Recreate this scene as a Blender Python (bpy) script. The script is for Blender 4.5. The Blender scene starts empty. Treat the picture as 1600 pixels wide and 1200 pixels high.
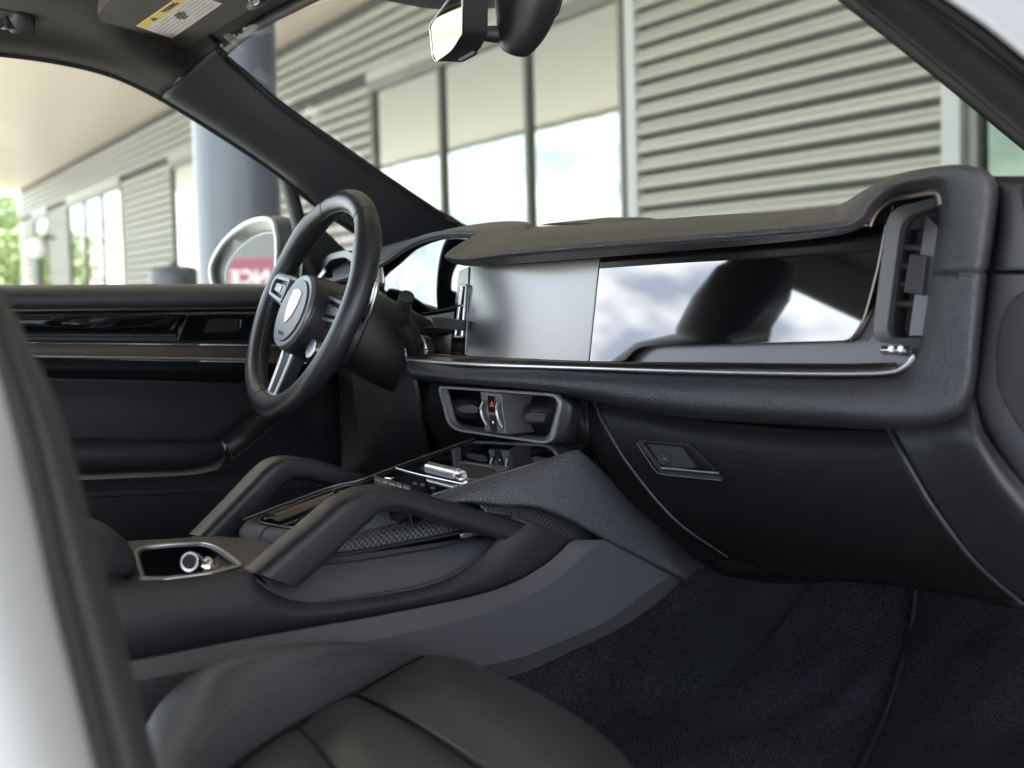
import bpy, bmesh, math, random
from mathutils import Vector, Matrix
random.seed(7)
scene = bpy.context.scene
col = scene.collection
RAD = math.radians

# ---------------------------------------------------------------- camera
CAM = Vector((1.6, 0.0, 1.2))
LENS = 50.0
FPX = LENS / 36.0 * 1600.0
ROT = (Matrix.Rotation(RAD(48), 3, 'Z') @ Matrix.Rotation(RAD(90 - 3.73), 3, 'X') @ Matrix.Rotation(RAD(-1.5), 3, 'Z'))
cd = bpy.data.cameras.new('camera'); cam = bpy.data.objects.new('camera', cd); col.objects.link(cam)
cam.matrix_world = Matrix.Translation(CAM) @ ROT.to_4x4()
cd.lens = LENS; cd.sensor_width = 36.0; cd.clip_start = 0.02; cd.clip_end = 2000
cd.dof.use_dof = True; cd.dof.focus_distance = 2.12; cd.dof.aperture_fstop = 4.4
scene.camera = cam

# ---------------------------------------------------------------- sky, sun, exposure
SUN_EL, SUN_AZ = 52.0, 250.0           # degrees; azimuth clockwise from +Y: the sun stands to the left, a little behind
w = bpy.data.worlds.new('World'); scene.world = w; w.use_nodes = True
nt = w.node_tree; nt.nodes.clear()
def wn(t, **k):
    n = nt.nodes.new(t)
    for a, b in k.items(): setattr(n, a, b)
    return n
sky = wn('ShaderNodeTexSky', sky_type='NISHITA', sun_disc=False)
sky.sun_elevation = RAD(SUN_EL); sky.sun_rotation = RAD(SUN_AZ)
tc = wn('ShaderNodeTexCoord')
mp = wn('ShaderNodeMapping'); mp.inputs['Scale'].default_value = (1, 1, 2.2)
n1 = wn('ShaderNodeTexNoise'); n1.inputs['Scale'].default_value = 4.6; n1.inputs['Detail'].default_value = 9; n1.inputs['Roughness'].default_value = 0.58
n2 = wn('ShaderNodeTexNoise'); n2.inputs['Scale'].default_value = 11; n2.inputs['Detail'].default_value = 6
r1 = wn('ShaderNodeValToRGB'); r1.color_ramp.elements[0].position = 0.43; r1.color_ramp.elements[1].position = 0.55
r2 = wn('ShaderNodeValToRGB'); r2.color_ramp.elements[0].position = 0.36; r2.color_ramp.elements[1].position = 0.64
r2.color_ramp.elements[0].color = (2.3, 2.6, 3.2, 1); r2.color_ramp.elements[1].color = (9.5, 9.5, 9.4, 1)
mx = wn('ShaderNodeMix', data_type='RGBA'); bg = wn('ShaderNodeBackground'); ow = wn('ShaderNodeOutputWorld')
L = nt.links.new
L(tc.outputs['Generated'], mp.inputs['Vector']); L(mp.outputs[0], n1.inputs['Vector']); L(mp.outputs[0], n2.inputs['Vector'])
L(n1.outputs[0], r1.inputs[0]); L(n2.outputs[0], r2.inputs[0])
L(r1.outputs[0], mx.inputs[0]); L(sky.outputs[0], mx.inputs[6]); L(r2.outputs[0], mx.inputs[7])
L(mx.outputs[2], bg.inputs[0]); L(bg.outputs[0], ow.inputs[0]); bg.inputs[1].default_value = 0.13
sd = bpy.data.lights.new('sun', 'SUN'); so = bpy.data.objects.new('sun', sd); col.objects.link(so)
sd.energy = 4.5; sd.angle = RAD(3); sd.color = (1, .95, .88)
sv = Vector((math.sin(RAD(SUN_AZ)) * math.cos(RAD(SUN_EL)), math.cos(RAD(SUN_AZ)) * math.cos(RAD(SUN_EL)), math.sin(RAD(SUN_EL))))
so.rotation_euler = sv.to_track_quat('Z', 'Y').to_euler(); so.location = (0, 0, 30)
vs = scene.view_settings
scene.display_settings.display_device = 'sRGB'
vs.view_transform = 'Standard'; vs.look = 'None'; vs.gamma = 1.0; vs.use_curve_mapping = False; vs.exposure = 2.7

# ---------------------------------------------------------------- pixel helpers: a photograph point put on a real plane of the car
def ray(u, v): return ROT @ Vector(((u - 800) / FPX, (600 - v) / FPX, -1.0))
def ax(u, v, i, val):
    d = ray(u, v); return CAM + d * ((val - CAM[i]) / d[i])
def X(u, v, x): return ax(u, v, 0, x)
def Y(u, v, y): return ax(u, v, 1, y)
def Z(u, v, z): return ax(u, v, 2, z)
def PL(u, v, p0, n):
    d = ray(u, v); return CAM + d * ((p0 - CAM).dot(n) / d.dot(n))
TAU = RAD(7); NS = Vector((0, -math.cos(TAU), math.sin(TAU)))        # displays lean back seven degrees
def S(u, v, off=0.0): return PL(u, v, Vector((0, 1.46, 1.2)) + NS * off, NS)

# ---------------------------------------------------------------- materials
def mat(name, c, rough=.5, metal=0., bump=None, coat=0., spec=.5, var=0., trans=None, perf=None, rvar=0., extra=None):
    m = bpy.data.materials.new(name); m.use_nodes = True
    t = m.node_tree; b = t.nodes['Principled BSDF']; lk = t.links.new
    b.inputs['Base Color'].default_value = (*c, 1); b.inputs['Roughness'].default_value = rough; b.inputs['Metallic'].default_value = metal
    b.inputs['Specular IOR Level'].default_value = spec; b.inputs['Coat Weight'].default_value = coat; b.inputs['Coat Roughness'].default_value = .04
    tcn = t.nodes.new('ShaderNodeTexCoord')
    colsock = None
    if var:
        n = t.nodes.new('ShaderNodeTexNoise'); n.inputs['Scale'].default_value = 9; n.inputs['Detail'].default_value = 8; n.inputs['Roughness'].default_value = .7
        lk(tcn.outputs['Object'], n.inputs['Vector'])
        x = t.nodes.new('ShaderNodeMix'); x.data_type = 'RGBA'
        x.inputs[6].default_value = (*[q * (1 - var) for q in c], 1); x.inputs[7].default_value = (*[min(1, q * (1 + var)) for q in c], 1)
        lk(n.outputs[0], x.inputs[0]); lk(x.outputs[2], b.inputs['Base Color']); colsock = x.outputs[2]
    if rvar:
        n = t.nodes.new('ShaderNodeTexNoise'); n.inputs['Scale'].default_value = 23; n.inputs['Detail'].default_value = 6
        lk(tcn.outputs['Object'], n.inputs['Vector'])
        mr = t.nodes.new('ShaderNodeMapRange'); mr.inputs[3].default_value = max(.02, rough - rvar); mr.inputs[4].default_value = rough + rvar
        lk(n.outputs[0], mr.inputs[0]); lk(mr.outputs[0], b.inputs['Roughness'])
    last = None
    if bump:
        kind, scale, strength, dist = bump
        bn = t.nodes.new('ShaderNodeBump'); bn.inputs['Strength'].default_value = strength; bn.inputs['Distance'].default_value = dist
        if kind == 'leather':
            v1 = t.nodes.new('ShaderNodeTexVoronoi'); v1.feature = 'SMOOTH_F1'; v1.inputs['Scale'].default_value = scale; v1.inputs['Smoothness'].default_value = .35
            n0 = t.nodes.new('ShaderNodeTexNoise'); n0.inputs['Scale'].default_value = scale * .45; n0.inputs['Detail'].default_value = 3
            ma = t.nodes.new('ShaderNodeMath'); ma.operation = 'MULTIPLY_ADD'; ma.inputs[1].default_value = .22
            lk(tcn.outputs['Object'], v1.inputs['Vector']); lk(tcn.outputs['Object'], n0.inputs['Vector'])
            lk(n0.outputs[0], ma.inputs[0]); lk(v1.outputs['Distance'], ma.inputs[2]); lk(ma.outputs[0], bn.inputs['Height'])
        elif kind == 'noise':
            n0 = t.nodes.new('ShaderNodeTexNoise'); n0.inputs['Scale'].default_value = scale; n0.inputs['Detail'].default_value = 5
            lk(tcn.outputs['Object'], n0.inputs['Vector']); lk(n0.outputs[0], bn.inputs['Height'])
        lk(bn.outputs[0], b.inputs['Normal']); last = bn
    if perf:                                     # rows of small dark holes, in the surface's own UV metres
        pitch, rad_, dark = perf
        uv = t.nodes.new('ShaderNodeUVMap'); mpn = t.nodes.new('ShaderNodeMapping'); mpn.inputs['Scale'].default_value = (1 / pitch, 1 / pitch, 1); mpn.inputs['Rotation'].default_value = (0, 0, RAD(45))
        fr = t.nodes.new('ShaderNodeVectorMath'); fr.operation = 'FRACTION'
        sb = t.nodes.new('ShaderNodeVectorMath'); sb.operation = 'SUBTRACT'; sb.inputs[1].default_value = (.5, .5, 0)
        ml = t.nodes.new('ShaderNodeVectorMath'); ml.operation = 'MULTIPLY'; ml.inputs[1].default_value = (1, 1, 0)
        ln = t.nodes.new('ShaderNodeVectorMath'); ln.operation = 'LENGTH'
        mr = t.nodes.new('ShaderNodeMapRange'); mr.inputs[1].default_value = rad_ * .75; mr.inputs[2].default_value = rad_ * 1.25
        lk(uv.outputs[0], mpn.inputs[0]); lk(mpn.outputs[0], fr.inputs[0]); lk(fr.outputs[0], sb.inputs[0]); lk(sb.outputs[0], ml.inputs[0]); lk(ml.outputs[0], ln.inputs[0]); lk(ln.outputs['Value'], mr.inputs[0])
        x = t.nodes.new('ShaderNodeMix'); x.data_type = 'RGBA'; x.inputs[6].default_value = (*dark, 1); x.inputs[7].default_value = (*c, 1)
        if colsock: lk(colsock, x.inputs[7])
        lk(mr.outputs[0], x.inputs[0]); lk(x.outputs[2], b.inputs['Base Color'])
        bp = t.nodes.new('ShaderNodeBump'); bp.inputs['Strength'].default_value = .7; bp.inputs['Distance'].default_value = .0008
        lk(mr.outputs[0], bp.inputs['Height']); lk(bp.outputs[0], b.inputs['Normal'])
        if last: lk(last.outputs[0], bp.inputs['Normal'])
    return m
def glass(name, tint, refl, rough=.0):
    m = bpy.data.materials.new(name); m.use_nodes = True; t = m.node_tree; t.nodes.clear()
    a = t.nodes.new('ShaderNodeBsdfTransparent'); a.inputs[0].default_value = (*tint, 1)
    g = t.nodes.new('ShaderNodeBsdfGlossy'); g.inputs['Roughness'].default_value = rough
    f = t.nodes.new('ShaderNodeLayerWeight'); f.inputs['Blend'].default_value = .25
    mr = t.nodes.new('ShaderNodeMapRange'); mr.inputs[3].default_value = refl; mr.inputs[4].default_value = min(1, refl + .09)
    x = t.nodes.new('ShaderNodeMixShader'); o = t.nodes.new('ShaderNodeOutputMaterial')
    t.links.new(f.outputs['Facing'], mr.inputs[0]); t.links.new(mr.outputs[0], x.inputs[0]); t.links.new(a.outputs[0], x.inputs[1]); t.links.new(g.outputs[0], x.inputs[2]); t.links.new(x.outputs[0], o.inputs[0])
    return m
M = {}
M['leather'] = mat('black_leather', (.014, .0148, .0185), .42, bump=('leather', 560, .45, .0009), var=.15, rvar=.05)
M['leather_soft'] = mat('grey_black_soft_leather', (.034, .0352, .0415), .40, bump=('leather', 430, .8, .0016), var=.12, rvar=.05)
M['leather_grey'] = mat('slate_leather', (.047, .050, .060), .46, bump=('leather', 420, .85, .0018), var=.12)
M['leather_wheel'] = mat('smooth_wheel_leather', (.016, .0165, .019), .36, bump=('leather', 1300, .10, .0004), rvar=.05)
M['leather_seat'] = mat('smooth_seat_leather', (.032, .033, .037), .40, bump=('leather', 700, .14, .0006), var=.1, rvar=.05)
M['leather_perf'] = mat('perforated_seat_leather', (.050, .052, .061), .45, perf=(.0056, .25, (.022, .023, .027)), bump=('leather', 700, .12, .0005), var=.1)
M['mesh'] = mat('speaker_mesh', (.075, .077, .084), .40, perf=(.0062, .34, (.003, .003, .003)))
M['plastic_grey'] = mat('slate_soft_plastic', (.060, .062, .073), .46, bump=('noise', 1900, .10, .0004), var=.06)
M['plastic'] = mat('black_plastic', (.014, .014, .016), .45, bump=('noise', 1500, .12, .0004), rvar=.06)
M['leather_dark'] = mat('deep_black_leather', (.0048, .0048, .0058), .55, spec=.22, bump=('leather', 420, .35, .0010), var=.15)
M['door_cloth'] = mat('door_panel_vinyl', (.015, .016, .020), .55, bump=('noise', 900, .3, .0007), var=.12)
M['knee'] = mat('dim_grey_plastic', (.026, .026, .029), .48, bump=('noise', 1500, .12, .0004))
M['satin'] = mat('satin_grey_plastic', (.21, .21, .22), .36, .15)
M['satin_deep'] = mat('satin_charcoal_plastic', (.07, .07, .076), .40, .3)
M['wood'] = mat('brown_grey_open_wood', (.075, .060, .052), .42, var=.35, bump=('noise', 300, .2, .0005))
M['sill'] = mat('slate_sill_vinyl', (.050, .052, .057), .48, bump=('noise', 1400, .2, .0005))
M['leather_handle'] = mat('handle_leather', (.014, .015, .019), .38, bump=('leather', 620, .3, .0006), rvar=.04)
M['satin_wheel'] = mat('satin_wheel_metal', (.125, .125, .13), .34, .3)
M['plastic_dark'] = mat('black_grained_plastic', (.009, .009, .010), .55, bump=('leather', 600, .25, .0006))
M['pillar'] = mat('charcoal_pillar_cloth', (.024, .025, .030), .62, bump=('noise', 1400, .25, .0006), var=.08)
M['pillar_brown'] = mat('brown_black_pillar_plastic', (.034, .031, .032), .55, bump=('noise', 1400, .2, .0005), var=.08)
M['headliner'] = mat('charcoal_headliner_cloth', (.034, .030, .028), .85, bump=('noise', 1200, .3, .0008), var=.08)
M['visor'] = mat('charcoal_visor_cloth', (.058, .051, .046), .85, bump=('noise', 1200, .3, .0008), var=.06)
M['gloss'] = mat('piano_black', (.004, .004, .005), .035, coat=.0, spec=.9)
M['gloss_panel'] = mat('gloss_black_display', (.003, .003, .004), .016, spec=1.0, rvar=.014); M['gloss_panel'].node_tree.nodes['Principled BSDF'].inputs['IOR'].default_value = 1.95
M['screen'] = mat('antiglare_screen', (.035, .034, .037), .24, spec=1.0); M['screen'].node_tree.nodes['Principled BSDF'].inputs['IOR'].default_value = 1.72
M['chrome'] = mat('chrome', (.80, .80, .82), .12, 1.)
M['silver'] = mat('satin_silver', (.55, .55, .57), .32, 1.)
M['silver_dark'] = mat('satin_dark_silver', (.17, .17, .185), .38, 1., bump=('noise', 1500, .06, .0003))
M['bronze'] = mat('brushed_bronze', (.23, .195, .175), .36, 1.)
M['taupe'] = mat('taupe_metallic_plastic', (.105, .095, .085), .42, .6)
M['rubber'] = mat('black_rubber', (.012, .012, .013), .6, bump=('noise', 700, .15, .0006))
M['white_paint'] = mat('white_car_paint', (.50, .52, .545), .25, coat=.6)
M['mirror'] = mat('mirror_glass', (.86, .88, .86), .02, 1.)
M['wglass'] = glass('clear_windscreen_glass', (.93, .96, .93), .012)
def carpet(name, c):
    m = mat(name, c, .95, spec=.08, bump=('noise', 330, 1.0, .006)); t = m.node_tree; b = t.nodes['Principled BSDF']; lk = t.links.new
    tcn = t.nodes.new('ShaderNodeTexCoord'); a1 = t.nodes.new('ShaderNodeTexNoise'); a1.inputs['Scale'].default_value = 300; a1.inputs['Detail'].default_value = 3
    mp_ = t.nodes.new('ShaderNodeMapping'); mp_.inputs['Rotation'].default_value = (0, 0, .6); mp_.inputs['Scale'].default_value = (9, 2.6, 4)
    a2 = t.nodes.new('ShaderNodeTexNoise'); a2.inputs['Scale'].default_value = 1.6; a2.inputs['Detail'].default_value = 4
    lk(tcn.outputs['Object'], a1.inputs['Vector']); lk(tcn.outputs['Object'], mp_.inputs[0]); lk(mp_.outputs[0], a2.inputs['Vector'])
    q1 = t.nodes.new('ShaderNodeMapRange'); q1.inputs[1].default_value = .32; q1.inputs[2].default_value = .68; q1.inputs[3].default_value = .35; q1.inputs[4].default_value = 1.9
    q2 = t.nodes.new('ShaderNodeMapRange'); q2.inputs[1].default_value = .35; q2.inputs[2].default_value = .65; q2.inputs[3].default_value = .75; q2.inputs[4].default_value = 1.3
    wv = t.nodes.new('ShaderNodeTexWave'); wv.inputs['Scale'].default_value = 74; wv.inputs['Distortion'].default_value = 2.5; wv.inputs['Detail'].default_value = 2; wv.bands_direction = 'DIAGONAL'; lk(tcn.outputs['Object'], wv.inputs['Vector'])
    q3 = t.nodes.new('ShaderNodeMapRange'); q3.inputs[3].default_value = .74; q3.inputs[4].default_value = 1.2; lk(wv.outputs['Fac'], q3.inputs[0])
    p0 = t.nodes.new('ShaderNodeMath'); p0.operation = 'MULTIPLY'
    pr = t.nodes.new('ShaderNodeMath'); pr.operation = 'MULTIPLY'; vm = t.nodes.new('ShaderNodeVectorMath'); vm.operation = 'SCALE'; vm.inputs[0].default_value = c
    lk(a1.outputs[0], q1.inputs[0]); lk(a2.outputs[0], q2.inputs[0]); lk(q1.outputs[0], p0.inputs[0]); lk(q3.outputs[0], p0.inputs[1]); lk(p0.outputs[0], pr.inputs[0]); lk(q2.outputs[0], pr.inputs[1]); lk(pr.outputs[0], vm.inputs['Scale']); lk(vm.outputs[0], b.inputs['Base Color'])
    return m
M['carpet'] = carpet('navy_black_carpet', (.027, .028, .035))
M['mat'] = carpet('dark_carpet_pile', (.014, .015, .019))
M['white'] = mat('white_print', (.75, .75, .75), .5)
M['red'] = mat('red_print', (.55, .03, .03), .5)
M['yellow'] = mat('yellow_print', (.80, .62, .16), .5)
M['crest'] = mat('pale_gold_emblem', (.82, .72, .52), .35, .3)
M['slat'] = mat('beige_metal_siding', (.245, .240, .213), .42, .25, var=.10, bump=('noise', 30, .05, .002))
M['backing'] = mat('dark_siding_backing', (.045, .044, .040), .8)
M['soffit'] = mat('tan_soffit_panel', (.66, .565, .46), .38, var=.07)
M['wframe'] = mat('dark_bronze_window_frame', (.085, .09, .075), .45, var=.1)
M['trim'] = mat('pale_grey_trim', (.34, .355, .365), .5)
M['grey_render'] = mat('grey_render', (.17, .17, .17), .8, var=.1)
M['rear_mirror'] = mat('tinted_mirror_glass', (.40, .39, .32), .02, 1.)
M['hood'] = mat('slate_hood_plastic', (.10, .105, .112), .55, bump=('leather', 420, .3, .0009))
M['column'] = mat('slate_painted_steel', (.095, .105, .135), .34, var=.05)
M['bin'] = mat('dark_grey_bin_plastic', (.06, .063, .08), .4)
M['asphalt'] = mat('pale_concrete', (.45, .45, .44), .9, var=.2, bump=('noise', 60, .4, .004))
M['leaf'] = mat('bright_leaf', (.19, .25, .09), .6, var=.5)
M['bark'] = mat('bark', (.12, .085, .06), .9, var=.3)
M['signred'] = mat('red_sign_board', (.20, .055, .08), .5)
m = bpy.data.materials.new('reflective_window_glass'); m.use_nodes = True; b = m.node_tree.nodes['Principled BSDF']
b.inputs['Base Color'].default_value = (.29, .305, .29, 1); b.inputs['Metallic'].default_value = .92; b.inputs['Roughness'].default_value = .03
nz = m.node_tree.nodes.new('ShaderNodeTexNoise'); nz.inputs['Scale'].default_value = 1.3; nz.inputs['Detail'].default_value = 3; bz_ = m.node_tree.nodes.new('ShaderNodeBump'); bz_.inputs['Strength'].default_value = .05; bz_.inputs['Distance'].default_value = .02
tg = m.node_tree.nodes.new('ShaderNodeNewGeometry'); m.node_tree.links.new(tg.outputs['Position'], nz.inputs['Vector']); m.node_tree.links.new(nz.outputs[0], bz_.inputs['Height']); m.node_tree.links.new(bz_.outputs[0], b.inputs['Normal'])
M['pane'] = m
m = m.copy(); m.name = 'green_door_glass'; m.node_tree.nodes['Principled BSDF'].inputs['Base Color'].default_value = (.09, .112, .09, 1); M['pane_green'] = m

# ---------------------------------------------------------------- mesh helpers
def thing(name, base, label, cat, group=None):
    o = bpy.data.objects.new(name, None); col.objects.link(o); o.location = base
    o.empty_display_size = .1
    o['label'] = label; o['category'] = cat
    if group: o['group'] = group
    return o
def base_of(p):
    b = Vector((0, 0, 0))
    while p is not None: b += Vector(p.location); p = p.parent
    return b
def link(name, me, material, parent, smooth=True, sharp=None):
    if material is not None: me.materials.append(M[material] if isinstance(material, str) else material)
    if smooth:
        me.shade_smooth()
        if sharp: me.set_sharp_from_angle(angle=RAD(sharp))
    o = bpy.data.objects.new(name, me); col.objects.link(o)
    if parent is not None:
        b = base_of(parent); me.transform(Matrix.Translation(-b)); o.parent = parent
    return o
def cr(pts, n, closed=False):
    pts = [Vector(p) for p in pts]; N = len(pts); out = []
    segs = N if closed else N - 1
    for k in range(n):
        t = k / (n if closed else n - 1) * segs; i = min(int(t), segs - 1); f = t - i
        if closed: p0, p1, p2, p3 = pts[(i - 1) % N], pts[i], pts[(i + 1) % N], pts[(i + 2) % N]
        else:
            p1, p2 = pts[i], pts[i + 1]
            p0 = pts[i - 1] if i > 0 else p1 * 2 - p2
            p3 = pts[i + 2] if i + 2 < N else p2 * 2 - p1
        out.append(.5 * ((2 * p1) + (p2 - p0) * f + (2 * p0 - 5 * p1 + 4 * p2 - p3) * f * f + (3 * p1 - p0 - 3 * p2 + p3) * f ** 3))
    return out
def lin(pts, n):
    N = len(pts) - 1; out = []
    for k in range(n):
        t = k / (n - 1) * N; i = min(int(t), N - 1); out.append(Vector(pts[i]).lerp(Vector(pts[i + 1]), t - i))
    return out
def grid_mesh(name, G, closed_v=False, face=None):
    nu, nv = len(G), len(G[0])
    verts = [p for r in G for p in r]; faces = []
    for i in range(nu - 1):
        for j in range(nv if closed_v else nv - 1):
            a = i * nv + j; b_ = i * nv + (j + 1) % nv
            faces.append((a, b_, b_ + nv, a + nv))
    if face is not None:
        s = 0
        for f in faces[::max(1, len(faces) // 60)]:
            p = [verts[q] for q in f]; n = (p[2] - p[0]).cross(p[3] - p[1]); c = (p[0] + p[2]) / 2
            s += n.dot(face - c)
        if s < 0: faces = [f[::-1] for f in faces]
    me = bpy.data.meshes.new(name); me.from_pydata(verts, [], faces)
    U = [[0.] * nv for _ in range(nu)]; V = [[0.] * nv for _ in range(nu)]
    for i in range(nu):
        for j in range(nv):
            if i: U[i][j] = U[i - 1][j] + (G[i][j] - G[i - 1][j]).length
            if j: V[i][j] = V[i][j - 1] + (G[i][j] - G[i][j - 1]).length
    uvl = me.uv_layers.new(name='UVMap'); jm = nv // 2
    for l in me.loops:
        i, j = divmod(l.vertex_index, nv); uvl.data[l.index].uv = (U[i][jm], V[i][j])
    return me
def patch(name, ctrl, material, parent, nu=48, nv=20, thick=.006, linv=False, linu=False, face=CAM, bevel=0, sharp=None):
    rows = [(lin(r, nv) if linv else cr(r, nv)) for r in ctrl]
    cols = []
    for j in range(nv):
        c = [rows[i][j] for i in range(len(rows))]; cols.append(lin(c, nu) if linu else cr(c, nu))
    G = [[cols[j][i] for j in range(nv)] for i in range(nu)]
    o = link(name, grid_mesh(name, G, face=face), material, parent, sharp=sharp)
    if thick:
        s = o.modifiers.new('thickness', 'SOLIDIFY'); s.thickness = thick; s.offset = -1
    return o
def bev(o, width, seg=3, ang=35):
    b = o.modifiers.new('bevel', 'BEVEL'); b.width = width; b.segments = seg; b.limit_method = 'ANGLE'; b.angle_limit = RAD(ang); b.harden_normals = True
    return o
def slab(name, outline, vec, material, parent, bevel=.002, seg=3):
    outline = [Vector(p) for p in outline]; vec = Vector(vec)
    bm = bmesh.new(); a = [bm.verts.new(p) for p in outline]; c = [bm.verts.new(p + vec) for p in outline]
    bm.faces.new(a); bm.faces.new(c[::-1]); n = len(a)
    for i in range(n): bm.faces.new((a[i], c[i], c[(i + 1) % n], a[(i + 1) % n]))
    bmesh.ops.recalc_face_normals(bm, faces=bm.faces)
    me = bpy.data.meshes.new(name); bm.to_mesh(me); bm.free()
    o = link(name, me, material, parent)
    if bevel: bev(o, bevel, seg)
    else: me.set_sharp_from_angle(angle=RAD(30))
    return o
def ring(name, outer, inner, vec, material, parent, bevel=.002, inner_back=None):
    n = len(outer); vec = Vector(vec); bm = bmesh.new()
    ib = inner_back or [Vector(p) + vec for p in inner]
    A = [bm.verts.new(p) for p in outer]; B = [bm.verts.new(p) for p in inner]
    C_ = [bm.verts.new(p) for p in ib]; D_ = [bm.verts.new(Vector(p) + vec) for p in outer]
    for i in range(n):
        j = (i + 1) % n
        for P, Q in ((A, B), (B, C_), (C_, D_), (D_, A)): bm.faces.new((P[i], P[j], Q[j], Q[i]))
    bmesh.ops.recalc_face_normals(bm, faces=bm.faces)
    me = bpy.data.meshes.new(name); bm.to_mesh(me); bm.free()
    o = link(name, me, material, parent)
    if bevel: bev(o, bevel, 3, 40)
    return o
def sweep(name, path, rad, material, parent, n=60, m=20, up=(0, 0, 1), power=2.0, closed=False, straight=False):
    """rad: one (a, b) or one per path point; a across, b along up"""
    P = (lin(path, n) if straight else cr(path, n, closed))
    if isinstance(rad, (int, float)): rad = (rad, rad)
    if isinstance(rad[0], (int, float)): rad = [rad] * len(path)
    Rr = cr([Vector((r[0], r[1], 0)) for r in rad], n, closed)
    G = []; up = Vector(up)
    for i in range(n):
        a, c = (P[(i - 1) % n], P[(i + 1) % n]) if closed else (P[max(i - 1, 0)], P[min(i + 1, n - 1)])
        t = (c - a).normalized(); s = t.cross(up).normalized(); q = s.cross(t).normalized()
        row = []
        for k in range(m):
            an = 2 * math.pi * k / m; cx, sx = math.cos(an), math.sin(an)
            row.append(P[i] + s * (Rr[i].x * math.copysign(abs(cx) ** (2 / power), cx)) + q * (Rr[i].y * math.copysign(abs(sx) ** (2 / power), sx)))
        G.append(row)
    if closed: G.append(G[0])
    else: G = [[P[0].copy() for _ in range(m)]] + G + [[P[-1].copy() for _ in range(m)]]
    me = grid_mesh(name, G, closed_v=True)
    bm = bmesh.new(); bm.from_mesh(me); bmesh.ops.remove_doubles(bm, verts=bm.verts, dist=1e-6); bmesh.ops.recalc_face_normals(bm, faces=bm.faces); bm.to_mesh(me); bm.free()
    return link(name, me, material, parent, sharp=55)
def tube(name, p0, p1, r, material, parent, m=24, bevel=0, r2=None):
    p0, p1 = Vector(p0), Vector(p1); d = (p1 - p0); bm = bmesh.new()
    bmesh.ops.create_cone(bm, cap_ends=True, segments=m, radius1=r, radius2=r if r2 is None else r2, depth=d.length)
    me = bpy.data.meshes.new(name); bm.to_mesh(me); bm.free()
    me.transform(Matrix.Translation((p0 + p1) / 2) @ d.to_track_quat('Z', 'Y').to_matrix().to_4x4())
    o = link(name, me, material, parent, sharp=40)
    if bevel: bev(o, bevel)
    return o
def box(name, c, size, material, parent, bevel=.003, rot=None):
    bm = bmesh.new(); bmesh.ops.create_cube(bm, size=1); me = bpy.data.meshes.new(name); bm.to_mesh(me); bm.free()
    me.transform(Matrix.Translation(c) @ (rot.to_4x4() if rot else Matrix.Identity(4)) @ Matrix.Diagonal((*size, 1)))
    o = link(name, me, material, parent, smooth=bool(bevel))
    if bevel: bev(o, bevel)
    return o
def rnd(poly, r, k=5):
    """round the corners of a 2-D outline; r one radius or one per corner"""
    out = []; n = len(poly)
    for i in range(n):
        p = Vector(poly[i]); a = Vector(poly[i - 1]); c = Vector(poly[(i + 1) % n]); ri = r[i] if isinstance(r, (list, tuple)) else r
        if ri == 0: out.append(tuple(p)); continue
        d1 = (a - p); d2 = (c - p); e1 = p + d1.normalized() * min(ri, d1.length * .49); e2 = p + d2.normalized() * min(ri, d2.length * .49)
        for q in range(k + 1):
            t = q / k; out.append(tuple((1 - t) ** 2 * e1 + 2 * t * (1 - t) * p + t * t * e2))
    return out
def text(name, s, size, mtx, material, parent, extrude=.0004):
    c = bpy.data.curves.new(name, 'FONT'); c.body = s; c.size = size; c.extrude = extrude; c.align_x = 'CENTER'; c.align_y = 'CENTER'
    tmp = bpy.data.objects.new('tmp', c); col.objects.link(tmp)
    me = bpy.data.meshes.new_from_object(tmp.evaluated_get(bpy.context.evaluated_depsgraph_get()))
    bpy.data.objects.remove(tmp); me.name = name; me.materials.clear(); me.materials.append(M[material]); me.transform(mtx)
    return link(name, me, None, parent, smooth=False)
def frame(o, x, y):
    x = Vector(x).normalized(); y = Vector(y); y = (y - x * y.dot(x)).normalized(); z = x.cross(y)
    return Matrix(((x.x, y.x, z.x, o[0]), (x.y, y.y, z.y, o[1]), (x.z, y.z, z.z, o[2]), (0, 0, 0, 1)))

# ================================================================ SETTING: ground
bm = bmesh.new()
for p in ((-400, -400, 0), (400, -400, 0), (400, 400, 0), (-400, 400, 0)): bm.verts.new(p)
bm.faces.new(bm.verts); me = bpy.data.meshes.new('ground'); bm.to_mesh(me); bm.free()
g = link('ground', me, 'asphalt', None, smooth=False); g['kind'] = 'structure'; g['label'] = 'pale concrete forecourt around the car'

# ================================================================ BUILDING
WD = Vector((-math.sin(RAD(74.4)), math.cos(RAD(74.4)), 0)); WN = Vector((-WD.y, WD.x, 0))     # along the wall, out of the wall
W0 = Vector((CAM.x, CAM.y, 0)) - WN * 6.5
def WP(s, z, out=0.): return W0 + WD * s + WN * out + Vector((0, 0, z))
bld = thing('showroom_building', WP(15, 0), 'beige metal-clad building with tall windows beyond the windscreen', 'building')
def wbox(name, s0, s1, z0, z1, o0, o1, material, parent, bevel=0):
    return slab(name, [WP(s0, z0, o0), WP(s1, z0, o0), WP(s1, z1, o0), WP(s0, z1, o0)], WN * (o1 - o0), material, parent, bevel)
HZ = 3.78; SZ = 4.86
wbox('wall', -9, 49, 0, 5.2, -.35, -.03, 'backing', bld)
PITCH = .152; PROF = [(-.03, .004), (.034, .014), (.040, .026), (.040, .066), (.024, .084), (.024, .110), (.016, .122), (-.03, .126)]
t_ = M['slat'].node_tree; oi = t_.nodes.new('ShaderNodeObjectInfo'); hv = t_.nodes.new('ShaderNodeHueSaturation'); mr_ = t_.nodes.new('ShaderNodeMapRange'); mr_.inputs[3].default_value = .90; mr_.inputs[4].default_value = 1.08
pb_ = t_.nodes['Principled BSDF']; src = pb_.inputs['Base Color'].links[0].from_socket
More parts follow.
